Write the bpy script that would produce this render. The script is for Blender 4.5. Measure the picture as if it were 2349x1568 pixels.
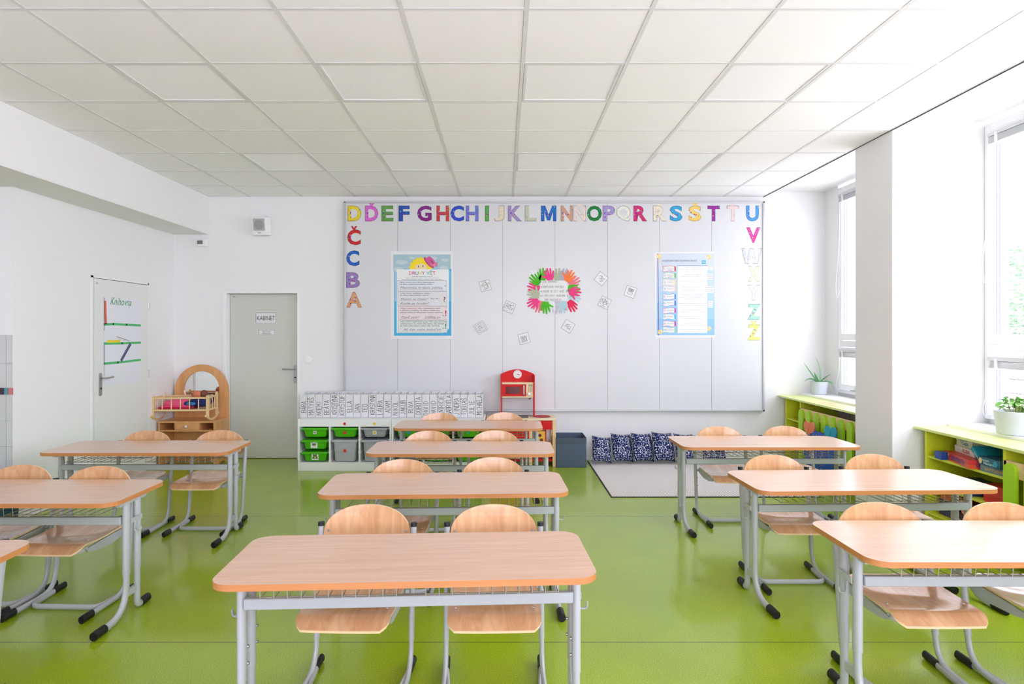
import bpy, math, random, unicodedata
from mathutils import Vector, Matrix, noise
random.seed(7)
R = math.radians
SC = bpy.context.scene
for o in list(bpy.data.objects): bpy.data.objects.remove(o)
COL = SC.collection
# ---------------------------------------------------------------- camera, world, exposure
CAMZ = 1.455
cam = bpy.data.cameras.new('camera'); camo = bpy.data.objects.new('camera', cam); COL.objects.link(camo)
camo.location = (0, 0, CAMZ); camo.rotation_euler = (R(90), 0, 0)
cam.sensor_width = 36; cam.lens = 1434 / 2349 * 36
cam.shift_x = (1174.5 - 1154) / 2349; cam.shift_y = -(784 - 762) / 2349
cam.clip_start = .05
SC.camera = camo
SC.view_settings.view_transform = 'Standard'; SC.view_settings.look = 'None'
SC.view_settings.gamma = 1; SC.view_settings.use_curve_mapping = False
SC.view_settings.exposure = 0.76
wd = bpy.data.worlds.new('sky'); SC.world = wd; wd.use_nodes = True
wn = wd.node_tree.nodes['Background']; wn.inputs[0].default_value = (.96, .94, 1.12, 1); wn.inputs[1].default_value = 5.0
for yc, yl in ((2.98, 3.5), (6.06, 1.55), (-1.1, 3.5), (None, 4.9)):   # daylight: right windows; the rearmost and the rear band are unseen, added for light
    L = bpy.data.lights.new('window_daylight', 'AREA'); L.shape = 'RECTANGLE'; L.size = yl; L.size_y = 2.2
    lo = bpy.data.objects.new('window_daylight', L); COL.objects.link(lo)
    lo.location = (3.80, yc or 0, 1.92); lo.rotation_euler = (0, R(90), R(0)); L.cycles.is_portal = True
    lo.rotation_euler = Vector((-1, 0, 0)).to_track_quat('-Z', 'Z').to_euler()
    if yc is None: lo.location = (.5, -3.66, 1.92); lo.rotation_euler = Vector((0, 1, 0)).to_track_quat('-Z', 'Z').to_euler()
SC.cycles.max_bounces = 10; SC.cycles.diffuse_bounces = 7; SC.cycles.glossy_bounces = 3
SC.cycles.transparent_max_bounces = 8; SC.cycles.transmission_bounces = 4
SC.cycles.caustics_reflective = False; SC.cycles.caustics_refractive = False
SC.cycles.use_adaptive_sampling = True; SC.cycles.adaptive_threshold = .03
SC.cycles.use_denoising = True

# ---------------------------------------------------------------- materials
def lin(c):
    c = c / 255
    return c / 12.92 if c <= .04045 else ((c + .055) / 1.055) ** 2.4
def rgb(*c): return (lin(c[0]), lin(c[1]), lin(c[2]), 1)
MC = {}
def mat(r, g, b, rough=.55, metal=0, spec=.5, coat=0, alpha=1, emit=0, bump=0, bscale=60):
    k = (r, g, b, rough, metal, spec, coat, alpha, emit, bump, bscale)
    if k in MC: return MC[k]
    m = bpy.data.materials.new('paint_%d_%d_%d' % (r, g, b)); m.use_nodes = True
    p = m.node_tree.nodes['Principled BSDF']
    p.inputs['Base Color'].default_value = rgb(r, g, b)
    p.inputs['Roughness'].default_value = rough; p.inputs['Metallic'].default_value = metal
    p.inputs['Specular IOR Level'].default_value = spec
    p.inputs['Coat Weight'].default_value = coat; p.inputs['Coat Roughness'].default_value = .12
    p.inputs['Alpha'].default_value = alpha
    if emit:
        p.inputs['Emission Color'].default_value = rgb(r, g, b); p.inputs['Emission Strength'].default_value = emit
    if bump:
        nt = m.node_tree; n = nt.nodes.new('ShaderNodeTexNoise'); n.inputs['Scale'].default_value = bscale
        tc = nt.nodes.new('ShaderNodeTexCoord'); nt.links.new(tc.outputs['Object'], n.inputs['Vector'])
        bn = nt.nodes.new('ShaderNodeBump'); bn.inputs['Strength'].default_value = bump; bn.inputs['Distance'].default_value = .002
        nt.links.new(n.outputs['Fac'], bn.inputs['Height']); nt.links.new(bn.outputs['Normal'], p.inputs['Normal'])
    MC[k] = m; return m

def nodemat(name, rough=.5, coat=0, spec=.5):
    m = bpy.data.materials.new(name); m.use_nodes = True
    nt = m.node_tree; p = nt.nodes['Principled BSDF']
    p.inputs['Roughness'].default_value = rough; p.inputs['Coat Weight'].default_value = coat
    p.inputs['Coat Roughness'].default_value = .1; p.inputs['Specular IOR Level'].default_value = spec
    return m, nt, p
def coords(nt, scale=(1, 1, 1), kind='Object', rot=(0, 0, 0)):
    tc = nt.nodes.new('ShaderNodeTexCoord'); mp = nt.nodes.new('ShaderNodeMapping')
    mp.inputs['Scale'].default_value = scale; mp.inputs['Rotation'].default_value = rot
    nt.links.new(tc.outputs[kind], mp.inputs['Vector']); return mp.outputs['Vector']
def ramp(nt, src, stops):
    r = nt.nodes.new('ShaderNodeValToRGB'); e = r.color_ramp.elements
    while len(e) < len(stops): e.new(.5)
    for i, (p, c) in enumerate(stops): e[i].position = p; e[i].color = c
    nt.links.new(src, r.inputs['Fac']); return r.outputs['Color']
def wood(name, c1, c2, scale, rough=.35, coat=.3, detail=5, rot=(0, 0, 0), dist=1.2):
    m, nt, p = nodemat(name, rough, coat)
    v = coords(nt, scale, rot=rot)
    n = nt.nodes.new('ShaderNodeTexNoise'); n.inputs['Scale'].default_value = 1; n.inputs['Detail'].default_value = detail
    n.inputs['Distortion'].default_value = dist; n.inputs['Roughness'].default_value = .6
    nt.links.new(v, n.inputs['Vector'])
    nt.links.new(ramp(nt, n.outputs['Fac'], [(.3, c1), (.7, c2)]), p.inputs['Base Color'])
    return m
M_TOP = wood('beech_laminate', rgb(208, 166, 134), rgb(226, 188, 158), (2.0, 38, 4), .28, .55)
M_TOP.node_tree.nodes['Principled BSDF'].inputs['Coat Roughness'].default_value = .25
M_EDGE = wood('beech_edge', rgb(186, 120, 62), rgb(200, 136, 78), (3, 3, 60), .4, .1)
M_PLY = wood('beech_plywood_back', rgb(200, 146, 96), rgb(224, 180, 132), (14, 14, 1.6), .3, .5, 3, dist=2.0)
M_SEAT = wood('beech_plywood_seat', rgb(204, 150, 104), rgb(228, 184, 140), (12, 1.6, 4), .2, .8, 3, dist=2.2)
M_PLYEDGE = mat(226, 196, 150, .5)
M_TOYWOOD = wood('toy_wood', rgb(208, 148, 88), rgb(224, 168, 108), (10, 10, 2), .35, .3)
M_PINE = wood('pine', rgb(226, 190, 136), rgb(238, 206, 156), (6, 30, 30), .45, .1)
M_WALL = mat(238, 238, 237, .9, spec=.2, bump=.12, bscale=90)
M_TILE = mat(250, 250, 250, .95, spec=.1, bump=.2, bscale=260)
M_GRID = mat(226, 226, 226, .6)
M_DARK = mat(40, 40, 40, .8)
M_BOARD = mat(214, 216, 217, .32, spec=.4)
M_ALU = mat(196, 198, 200, .4, metal=.35)
M_STEEL = mat(178, 182, 182, .34, spec=.5, coat=.25)
M_BEAM = mat(170, 177, 174, .4, spec=.5)
M_BLACK = mat(12, 13, 17, .5)
M_WIRE = mat(170, 166, 150, .4, metal=.6)
M_CHROME = mat(176, 176, 174, .32, metal=.8)
M_WHITE = mat(242, 242, 242, .4)
M_FRAME = mat(244, 245, 246, .3)
M_DOOR = mat(232, 233, 230, .5)
M_DOOR2 = mat(206, 209, 200, .5)
M_PAPER = mat(230, 230, 230, .8)
M_LIME = mat(214, 220, 44, .4)
M_LIMED = mat(212, 218, 60, .45)
M_LIMETOP = mat(222, 234, 146, .35)
M_SLAT = mat(168, 214, 34, .4)
M_MARK = mat(38, 38, 42, .7)

def floor_material():
    m, nt, p = nodemat('green_linoleum', .30, .45, .5)
    v = coords(nt)
    n1 = nt.nodes.new('ShaderNodeTexNoise'); n1.inputs['Scale'].default_value = 240; n1.inputs['Detail'].default_value = 3
    n2 = nt.nodes.new('ShaderNodeTexNoise'); n2.inputs['Scale'].default_value = 2.2; n2.inputs['Detail'].default_value = 4
    nt.links.new(v, n1.inputs['Vector']); nt.links.new(v, n2.inputs['Vector'])
    c = ramp(nt, n1.outputs['Fac'], [(.32, rgb(118, 142, 4)), (.5, rgb(152, 180, 14)), (.68, rgb(184, 210, 40))])
    c2 = ramp(nt, n2.outputs['Fac'], [(.3, (.86, .86, .86, 1)), (.7, (1.0, 1.0, 1.0, 1))])
    mx = nt.nodes.new('ShaderNodeMix'); mx.data_type = 'RGBA'; mx.blend_type = 'MULTIPLY'; mx.inputs[0].default_value = 1
    nt.links.new(c, mx.inputs[6]); nt.links.new(c2, mx.inputs[7])
    sp = nt.nodes.new('ShaderNodeSeparateXYZ'); nt.links.new(v, sp.inputs[0])
    a = nt.nodes.new('ShaderNodeMath'); a.operation = 'ADD'; a.inputs[1].default_value = 20 - 2.938 + 2.012 * 5 + 1.006 - 20 - .0
    nt.links.new(sp.outputs['Y'], a.inputs[0])
    md = nt.nodes.new('ShaderNodeMath'); md.operation = 'MODULO'; md.inputs[1].default_value = 2.012; nt.links.new(a.outputs[0], md.inputs[0])
    s = nt.nodes.new('ShaderNodeMath'); s.operation = 'SUBTRACT'; s.inputs[1].default_value = 1.006; nt.links.new(md.outputs[0], s.inputs[0])
    ab = nt.nodes.new('ShaderNodeMath'); ab.operation = 'ABSOLUTE'; nt.links.new(s.outputs[0], ab.inputs[0])
    lt = nt.nodes.new('ShaderNodeMath'); lt.operation = 'LESS_THAN'; lt.inputs[1].default_value = .0032; nt.links.new(ab.outputs[0], lt.inputs[0])
    m2 = nt.nodes.new('ShaderNodeMix'); m2.data_type = 'RGBA'; nt.links.new(lt.outputs[0], m2.inputs[0])
    nt.links.new(mx.outputs[2], m2.inputs[6]); m2.inputs[7].default_value = rgb(84, 102, 40)
    nt.links.new(m2.outputs[2], p.inputs['Base Color'])
    b = nt.nodes.new('ShaderNodeBump'); b.inputs['Strength'].default_value = .06; b.inputs['Distance'].default_value = .001
    nt.links.new(n1.outputs['Fac'], b.inputs['Height']); nt.links.new(b.outputs['Normal'], p.inputs['Normal'])
    return m
def spotted(r, g, b, i=0, light=False):
    m, nt, p = nodemat('coloured_paper', .75)
    v = coords(nt, (1, 1, 1))
    vo = nt.nodes.new('ShaderNodeTexVoronoi'); vo.inputs['Scale'].default_value = 38; nt.links.new(v, vo.inputs['Vector'])
    lt = nt.nodes.new('ShaderNodeMath'); lt.operation = 'LESS_THAN'; lt.inputs[1].default_value = .27 if not light else .16
    nt.links.new(vo.outputs['Distance'], lt.inputs[0])
    hs = nt.nodes.new('ShaderNodeHueSaturation'); hs.inputs['Saturation'].default_value = 1.2; hs.inputs['Value'].default_value = .6
    nt.links.new(vo.outputs['Color'], hs.inputs['Color'])
    mx = nt.nodes.new('ShaderNodeMix'); mx.data_type = 'RGBA'; nt.links.new(lt.outputs[0], mx.inputs[0])
    nz = nt.nodes.new('ShaderNodeTexNoise'); nz.inputs['Scale'].default_value = 60; nt.links.new(v, nz.inputs['Vector'])
    c = rgb(r, g, b); d = (c[0] * .82, c[1] * .82, c[2] * .82, 1)
    nt.links.new(ramp(nt, nz.outputs['Fac'], [(.35, d), (.6, c)]), mx.inputs[6]); nt.links.new(hs.outputs[0], mx.inputs[7])
    nt.links.new(mx.outputs[2], p.inputs['Base Color'])
    return m
def glass_material():
    m = bpy.data.materials.new('window_glass'); m.use_nodes = True; nt = m.node_tree
    for n in list(nt.nodes):
        if n.type != 'OUTPUT_MATERIAL': nt.nodes.remove(n)
    out = nt.nodes['Material Output']; t = nt.nodes.new('ShaderNodeBsdfTransparent'); g = nt.nodes.new('ShaderNodeBsdfGlossy')
    t.inputs[0].default_value = (.95, .97, .97, 1); g.inputs['Roughness'].default_value = .02
    mx = nt.nodes.new('ShaderNodeMixShader'); mx.inputs[0].default_value = .05
    nt.links.new(t.outputs[0], mx.inputs[1]); nt.links.new(g.outputs[0], mx.inputs[2]); nt.links.new(mx.outputs[0], out.inputs[0])
    return m
def carpet_material():
    m, nt, p = nodemat('woven_rug', .95, 0, .1)
    v = coords(nt, (1, 1, 1), rot=(0, 0, R(38)))
    w = nt.nodes.new('ShaderNodeTexWave'); w.inputs['Scale'].default_value = 16; w.inputs['Distortion'].default_value = .6
    w.inputs['Detail'].default_value = 2; nt.links.new(v, w.inputs['Vector'])
    nt.links.new(ramp(nt, w.outputs['Fac'], [(.1, rgb(160, 152, 146)), (.45, rgb(234, 230, 226))]), p.inputs['Base Color'])
    b = nt.nodes.new('ShaderNodeBump'); b.inputs['Strength'].default_value = .4; b.inputs['Distance'].default_value = .003
    nt.links.new(w.outputs['Fac'], b.inputs['Height']); nt.links.new(b.outputs['Normal'], p.inputs['Normal'])
    return m
def cushion_material():
    m, nt, p = nodemat('navy_print', .9, 0, .1)
    v = coords(nt, (26, 26, 34), kind='Generated')
    v = coords(nt, (1, 1, 1))
    vo = nt.nodes.new('ShaderNodeTexVoronoi'); vo.feature = 'DISTANCE_TO_EDGE'; vo.inputs['Scale'].default_value = 30; vo.inputs['Randomness'].default_value = .55
    nt.links.new(v, vo.inputs['Vector'])
    v2 = nt.nodes.new('ShaderNodeTexVoronoi'); v2.inputs['Scale'].default_value = 30; v2.inputs['Randomness'].default_value = .55; nt.links.new(v, v2.inputs['Vector'])
    a = ramp(nt, vo.outputs['Distance'], [(.05, (1, 1, 1, 1)), (.09, (0, 0, 0, 1))])
    gt = nt.nodes.new('ShaderNodeMath'); gt.operation = 'GREATER_THAN'; gt.inputs[1].default_value = .5
    sp = nt.nodes.new('ShaderNodeSeparateColor'); nt.links.new(v2.outputs['Color'], sp.inputs[0])
    wv = nt.nodes.new('ShaderNodeTexNoise'); wv.inputs['Scale'].default_value = 55; nt.links.new(v, wv.inputs['Vector'])
    nt.links.new(wv.outputs['Fac'], gt.inputs[0])
    ml = nt.nodes.new('ShaderNodeMath'); ml.operation = 'MULTIPLY'; nt.links.new(a, ml.inputs[0]); nt.links.new(gt.outputs[0], ml.inputs[1])
    mx = nt.nodes.new('ShaderNodeMix'); mx.data_type = 'RGBA'; nt.links.new(ml.outputs[0], mx.inputs[0])
    mx.inputs[6].default_value = rgb(32, 44, 92); mx.inputs[7].default_value = rgb(232, 234, 236)
    nt.links.new(mx.outputs[2], p.inputs['Base Color']); return m

# ---------------------------------------------------------------- mesh builder
class MB:
    def __init__(s): s.v = []; s.f = []; s.m = []; s.mats = []
    def mi(s, m):
        if m is None: m = s.mats[0] if s.mats else M_WHITE
        if m not in s.mats: s.mats.append(m)
        return s.mats.index(m)
    def add(s, vs, fs, m=None):
        b = len(s.v); i = s.mi(m); s.v += [tuple(v) for v in vs]
        for f in fs: s.f.append([b + k for k in f]); s.m.append(i)
        return s
    def box(s, x0, x1, y0, y1, z0, z1, m=None, M=None):
        vs = [Vector(p) for p in ((x0, y0, z0), (x1, y0, z0), (x1, y1, z0), (x0, y1, z0), (x0, y0, z1), (x1, y0, z1), (x1, y1, z1), (x0, y1, z1))]
        if M: vs = [M @ v for v in vs]
        return s.add(vs, [(0, 3, 2, 1), (4, 5, 6, 7), (0, 1, 5, 4), (1, 2, 6, 5), (2, 3, 7, 6), (3, 0, 4, 7)], m)
    def prism(s, poly, fn, a, b, m=None, side=None):
        """poly: 2D outline; fn(u, v, w) -> 3D; extruded from w=a to w=b"""
        n = len(poly)
        s.add([fn(u, v, a) for u, v in poly] + [fn(u, v, b) for u, v in poly], [list(range(n))[::-1], list(range(n, 2 * n))], m)
        s.add([fn(u, v, a) for u, v in poly] + [fn(u, v, b) for u, v in poly], [(i, (i + 1) % n, n + (i + 1) % n, n + i) for i in range(n)], side or m)
        return s
    def sweep(s, path, ra, rb=None, side=(1, 0, 0), n=10, m=None, rect=False, cap=True):
        rb = rb or ra; path = [Vector(p) for p in path]; side = Vector(side); rings = []
        for i, p in enumerate(path):
            t = (path[min(i + 1, len(path) - 1)] - path[max(i - 1, 0)]).normalized()
            sd = side - t * side.dot(t)
            if sd.length < 1e-4: sd = t.orthogonal()
            sd.normalize(); nn = t.cross(sd)
            k = 1
            if 0 < i < len(path) - 1:
                a = (path[i] - path[i - 1]).normalized(); b = (path[i + 1] - path[i]).normalized()
                k = 1 / max(.5, math.sqrt(max(.01, (1 + a.dot(b)) / 2)))
            if rect: ring = [p + sd * (ra * x) + nn * (rb * y * k) for x, y in ((1, 1), (-1, 1), (-1, -1), (1, -1))]
            else: ring = [p + sd * (ra * math.cos(2 * math.pi * j / n)) + nn * (rb * k * math.sin(2 * math.pi * j / n)) for j in range(n)]
            rings.append(ring)
        return s.loft(rings, m, cap)
    def loft(s, rings, m=None, cap=True):
        n = len(rings[0]); vs = [v for r in rings for v in r]; fs = []
        for i in range(len(rings) - 1):
            for j in range(n):
                a = i * n + j; b = i * n + (j + 1) % n; fs.append((a, b, b + n, a + n))
        if cap: fs.append(list(range(n))[::-1]); fs.append(list(range((len(rings) - 1) * n, len(rings) * n)))
        return s.add(vs, fs, m)
    def lathe(s, prof, c=(0, 0, 0), n=28, m=None, axis='z', cap=True):
        rings = []
        for r, h in prof:
            ring = []
            for j in range(n):
                a = 2 * math.pi * j / n; x, y = r * math.cos(a), r * math.sin(a)
                ring.append({'z': (c[0] + x, c[1] + y, c[2] + h), 'y': (c[0] + x, c[1] + h, c[2] - y), 'x': (c[0] + h, c[1] + x, c[2] + y)}[axis])
            rings.append(ring)
        return s.loft(rings, m, cap)
    def ellipsoid(s, c, r, m=None, n=18, k=10, M=None):
        rings = []
        for i in range(1, k):
            t = math.pi * i / k
            rings.append([Vector((r[0] * math.sin(t) * math.cos(2 * math.pi * j / n), r[1] * math.sin(t) * math.sin(2 * math.pi * j / n), -r[2] * math.cos(t))) for j in range(n)])
        rings = [[(M @ v if M else v) + Vector(c) for v in q] for q in rings]
        return s.loft(rings, m)
    def build(s, name, mats=None, parent=None, smooth=False, bevel=0, seg=2, loc=None):
        me = bpy.data.meshes.new(name); me.from_pydata(s.v, [], s.f)
        ms = s.mats if s.mats else []
        if mats is not None:
            if not isinstance(mats, (list, tuple)): mats = [mats]
            ms = list(ms); 
            if ms and M_WHITE in ms and M_WHITE is not mats[0]: ms[ms.index(M_WHITE)] = mats[0]
            elif not ms: ms = mats
        for m in ms: me.materials.append(m)
        for p, i in zip(me.polygons, s.m): p.material_index = i
        if smooth:
            for p in me.polygons: p.use_smooth = True
            try: me.set_sharp_from_angle(angle=R(42))
            except Exception: pass
        me.validate(); me.update()
        o = bpy.data.objects.new(name, me); COL.objects.link(o)
        if parent: o.parent = parent
        if loc: o.location = loc
        if bevel:
            b = o.modifiers.new('bevel', 'BEVEL'); b.width = bevel; b.segments = seg; b.limit_method = 'ANGLE'; b.angle_limit = R(40)
            b.harden_normals = False
            for p in me.polygons: p.use_smooth = True
            try: me.set_sharp_from_angle(angle=R(42))
            except Exception: pass
        return o
def fillet(pts, rad, n=6):
    pts = [Vector(p) for p in pts]; out = [pts[0]]
    for i in range(1, len(pts) - 1):
        r = rad[i - 1] if isinstance(rad, (list, tuple)) else rad
        a = (pts[i - 1] - pts[i]).normalized(); b = (pts[i + 1] - pts[i]).normalized()
        for k in range(n + 1):
            t = k / n; p0 = pts[i] + a * r; p2 = pts[i] + b * r
            out.append(p0 * (1 - t) ** 2 + pts[i] * 2 * t * (1 - t) + p2 * t ** 2)
    out.append(pts[-1]); return out
def rrect(x0, x1, y0, y1, r, n=5):
    out = []
    for cx, cy, a0 in ((x1 - r, y1 - r, 0), (x0 + r, y1 - r, 90), (x0 + r, y0 + r, 180), (x1 - r, y0 + r, 270)):
        for k in range(n + 1):
            a = R(a0 + 90 * k / n); out.append((cx + r * math.cos(a), cy + r * math.sin(a)))
    return out
def circ(cx, cy, r, n=20, ry=None): return [(cx + r * math.cos(2 * math.pi * i / n), cy + (ry or r) * math.sin(2 * math.pi * i / n)) for i in range(n)]
XY = lambda u, v, w: (u, v, w)
XZ = lambda u, v, w: (u, w, v)
YZ = lambda u, v, w: (w, u, v)

def props(o, label=None, cat=None, group=None, kind=None):
    if label: o['label'] = label
    if cat: o['category'] = cat
    if group: o['group'] = group
    if kind: o['kind'] = kind
    return o
def thing(name, label, cat, loc=(0, 0, 0), rz=0, group=None, rot=None):
    o = bpy.data.objects.new(name, None); COL.objects.link(o); o.empty_display_size = .1
    o.location = loc; o.rotation_euler = rot or (0, 0, rz); return props(o, label, cat, group)
def struct(name, mb, m=None, parent=None, **k):
    o = mb.build(name, m, parent, **k)
    if not parent: o['kind'] = 'structure'
    return o
def copy_tree(o, parent=None):
    c = o.copy(); COL.objects.link(c); c.parent = parent
    for ch in list(o.children): copy_tree(ch, c)
    return c

# ---------------------------------------------------------------- lettering
TX = {}
def text_geo(s, bold=0, font_res=3):
    k = (s, bold)
    if k in TX: return TX[k]
    c = bpy.data.curves.new('lettering', 'FONT'); c.body = s; c.size = 1; c.offset = bold; c.resolution_u = font_res; c.fill_mode = 'FRONT'
    o = bpy.data.objects.new('lettering', c); COL.objects.link(o)
    dg = bpy.context.evaluated_depsgraph_get(); me = bpy.data.meshes.new_from_object(o.evaluated_get(dg))
    vs = [(v.co.x, v.co.y) for v in me.vertices]; fs = [tuple(p.vertices) for p in me.polygons]
    bpy.data.objects.remove(o); bpy.data.curves.remove(c); bpy.data.meshes.remove(me)
    TX[k] = (vs, fs); return TX[k]
def put_text(mb, s, fn, x, y, h, m, w, bold=0, width=None, align='l', shear=0, rot=0, fit=None):
    """lettering of cap height h (about .73 of the size) with its left/baseline at x, y"""
    vs, fs = text_geo(s, bold)
    if not vs: return
    sz = h / .73; x0 = min(v[0] for v in vs); x1 = max(v[0] for v in vs)
    sx = sz if width is None else width / (x1 - x0)
    tw = (x1 - x0) * sx; ox = {'l': 0, 'c': -tw / 2, 'r': -tw}[align]
    if fit is None: pts = [((vx - x0) * sx + ox + shear * vy * sz, vy * sz) for vx, vy in vs]
    else:
        y0 = min(v[1] for v in vs); y1 = max(v[1] for v in vs)
        pts = [((vx - x0) * sx + ox, (vy - y0) / (y1 - y0) * fit) for vx, vy in vs]
    c, sn = math.cos(rot), math.sin(rot)
    mb.add([fn(x + a * c - b * sn, y + a * sn + b * c, w) for a, b in pts], fs, m)
GL = {'A': '002640 1232', 'B': '00063645443303 3342413000', 'C': '4536160501103041', 'D': '00062644422000', 'E': '46060040 0333', 'F': '460600 0333',
      'G': '45361605011030414323', 'H': '0006 4046 0343', 'I': '2026', 'J': '3631201001', 'K': '0006 460340', 'L': '060040', 'M': '0006234640', 'N': '00064046',
      'O': '160501103041453616', 'P': '00063645443303', 'Q': '160501103041453616 2240', 'R': '00063645443303 2340', 'S': '453616050413334241301001',
      'T': '0646 2620', 'U': '060110304146', 'V': '062046', 'W': '0610243046', 'X': '0046 0640', 'Y': '062346 2320', 'Z': '06460040', '-': '1333', ' ': ''}
def hand_text(mb, s, fn, x, y, h, m, w, lw, rot=0, adv=1.0, jit=.25, wid=.62):
    cx = 0; c, sn = math.cos(rot), math.sin(rot)
    for ch in s:
        d = unicodedata.normalize('NFD', ch); g = GL.get(d[0].upper(), ''); st = g.split()
        if '\u030c' in d: st = st + ['172738'.replace('27', '27')]
        if '\u0301' in d: st = st + ['2738']
        if '\u030a' in d: st = st + ['1727']
        for k in st:
            if '\u030c' in d and k == '172738': k = '182738'
            pts = []
            for i in range(0, len(k), 2):
                px = int(k[i]) / 4 * h * wid + random.uniform(-1, 1) * jit * h * .05 + cx; py = int(k[i + 1]) / 6 * h + random.uniform(-1, 1) * jit * h * .05
                pts.append((x + px * c - py * sn, y + px * sn + py * c))
            stroke(mb, pts, fn, lw, m, w)
        cx += h * wid * (1.35 if ch.upper() != 'I' else 1.2) * adv
    return cx
def stroke(mb, pts, fn, lw, m, w):
    for a, b in zip(pts, pts[1:]):
        dx, dy = b[0] - a[0], b[1] - a[1]; l = math.hypot(dx, dy)
        if l < 1e-6: continue
        nx, ny = -dy / l * lw / 2, dx / l * lw / 2; ex, ey = dx / l * lw * .4, dy / l * lw * .4
        mb.add([fn(a[0] - ex + nx, a[1] - ey + ny, w), fn(a[0] - ex - nx, a[1] - ey - ny, w), fn(b[0] + ex - nx, b[1] + ey - ny, w), fn(b[0] + ex + nx, b[1] + ey + ny, w)], [(0, 1, 2, 3)], m)
def flat(mb, poly, fn, w, m): mb.add([fn(u, v, w) for u, v in poly], [list(range(len(poly)))], m)
def fr(mb, x0, x1, y0, y1, lw, fn, w, m):
    stroke(mb, [(x0, y0), (x1, y0), (x1, y1), (x0, y1), (x0, y0)], fn, lw, m, w)

F = 1434.
def at(px, py, d): return ((px - 1154) * d / F, d, CAMZ - (py - 762) * d / F)

# ================================================================ ROOM
D = 7.133; CZ = 3.0
XL, XN, XR, XW = -3.751, -5.2, 2.97, 3.67
struct('floor', MB().box(-5.3, 3.9, -3.6, 7.5, -.12, 0), floor_material())
struct('added_bounce_strip', MB().box(-5.15, 2.95, -3.45, 2.0, 0, .003), mat(214, 208, 214, .6))  # unseen pale strip added to cut green floor bounce and brighten the ceiling
b = MB()
b.box(-3.95, -3.18, D, D + .25, 0, 3.2).box(-2.335, 3.9, D, D + .25, 0, 3.2).box(-3.18, -2.335, D, D + .25, 1.91, 3.2).box(-3.2, -2.3, D + .14, D + .25, 0, 1.95)
struct('wall_back', b, M_WALL)
struct('wall_left', MB().box(-3.95, XL, 4.79, D, 0, 3.2), M_WALL)
b = MB().box(-5.4, -3.95, 4.79, 4.99, 0, 3.2); struct('wall_alcove', b, M_WALL)
struct('wall_side', MB().box(-5.4, XN, -3.6, 4.79, 0, 3.2), M_WALL)
struct('wall_front', MB().box(-5.4, 3.9, -3.7, -3.5, 0, .8).box(-5.4, 3.9, -3.7, -3.5, 3.03, 3.2).box(-5.4, -2.0, -3.7, -3.5, .8, 3.03).box(2.95, 3.9, -3.7, -3.5, .8, 3.03).box(-2.0, -1.7, -3.7, -3.5, .8, 3.03).box(.6, .9, -3.7, -3.5, .8, 3.03), M_WALL)  # unseen wall; its window openings are made up for frontal fill light
struct('beam', MB().box(-3.353 - 2.05, -3.353, -3.5, D, 2.569, 3.2), M_WALL)
b = MB()
for y0, y1 in ((4.77, 5.27), (.7, 1.2), (-3.5, -2.9)): b.box(XR, 3.86, y0, y1, 0, 3.2)
b.box(XW, 3.86, 6.85, D, 0, 3.2)
for y0, y1 in ((5.27, 6.85), (1.2, 4.77), (-2.9, .7)): b.box(XW + .03, 3.86, y0, y1, 0, .8).box(XR, 3.86, y0, y1, 3.06, 3.2)
b.box(XR, XW, 6.85, D, 3.06, 3.2)
struct('wall_right', b, M_WALL)
# suspended ceiling
b = MB(); g = MB()
b.box(-3.353, XR, -3.5, D, 3.03, 3.2, M_WALL)
xs = [-3.353] + [-2.887 + .6 * i for i in range(10)] + [XR]
ys = [2.993 + .6 * i for i in range(-10, 7)]; ys = [-3.5] + [y for y in ys if y > -3.4] + [D]
LUM = set()
for i in range(len(xs) - 1):
    for j in range(len(ys) - 1):
        x0, x1, y0, y1 = xs[i] + .012, xs[i + 1] - .012, ys[j] + .012, ys[j + 1] - .012
        row = round((ys[j] - 2.993) / .6) if ys[j] > -3.4 else -99
        if i in (2, 4, 6, 8) and row in (1, 4, -2, -5): LUM.add((i, j)); continue
        b.box(x0, x1, y0, y1, CZ + .003, CZ + .02, M_TILE)
for x in xs: g.box(x - .011, x + .011, -3.5, D, CZ, CZ + .03)
for y in ys: g.box(-3.353, XR, y - .011, y + .011, CZ + .0004, CZ + .03)
g.box(XR - .004, XR + .006, -3.5, D, CZ - .004, CZ + .06, M_DARK)  # dark strip painted in for the shadow line along the ceiling edge
ce = struct('ceiling', b)
struct('ceiling_grid', g, M_GRID, ce)
lt = None
M_LAMP = mat(244, 244, 244, .4, emit=.03)
for (i, j) in sorted(LUM):
    x0, x1, y0, y1 = xs[i] + .013, xs[i + 1] - .013, ys[j] + .013, ys[j + 1] - .013
    cx, cy = (x0 + x1) / 2, (y0 + y1) / 2
    if lt is None:
        lt = thing('ceiling_panel_light', '', 'ceiling light', (cx, cy, CZ))
        h = .287; q = MB()
        for a in ((-h, -h + .016, -h, h), (h - .016, h, -h, h), (-h, h, -h, -h + .016), (-h, h, h - .016, h)): q.box(a[0], a[1], a[2], a[3], .001, .03)
        q.build('frame', M_GRID, lt)
        MB().box(-h + .016, h - .016, -h + .016, h - .016, .006, .028, M_LAMP).build('diffuser', None, lt, loc=None)
        o = lt
    else: o = copy_tree(lt); o.location = (cx, cy, CZ)
    row = 'front row' if ys[j] > 3.4 and ys[j] < 4 else ('back row near the far wall' if ys[j] > 5 else 'rows behind the camera')
    col = {2: 'leftmost', 4: 'second from left', 6: 'third from left', 8: 'rightmost, nearest the windows'}[i]
    if ys[j] < 3: props(o, 'square flat ceiling light panel overhead, outside the picture', 'ceiling light', 'ceiling lights overhead')
    else: props(o, 'square flat ceiling light, %s in the %s' % (col, row), 'ceiling light', 'square lights in the suspended ceiling')

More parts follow.
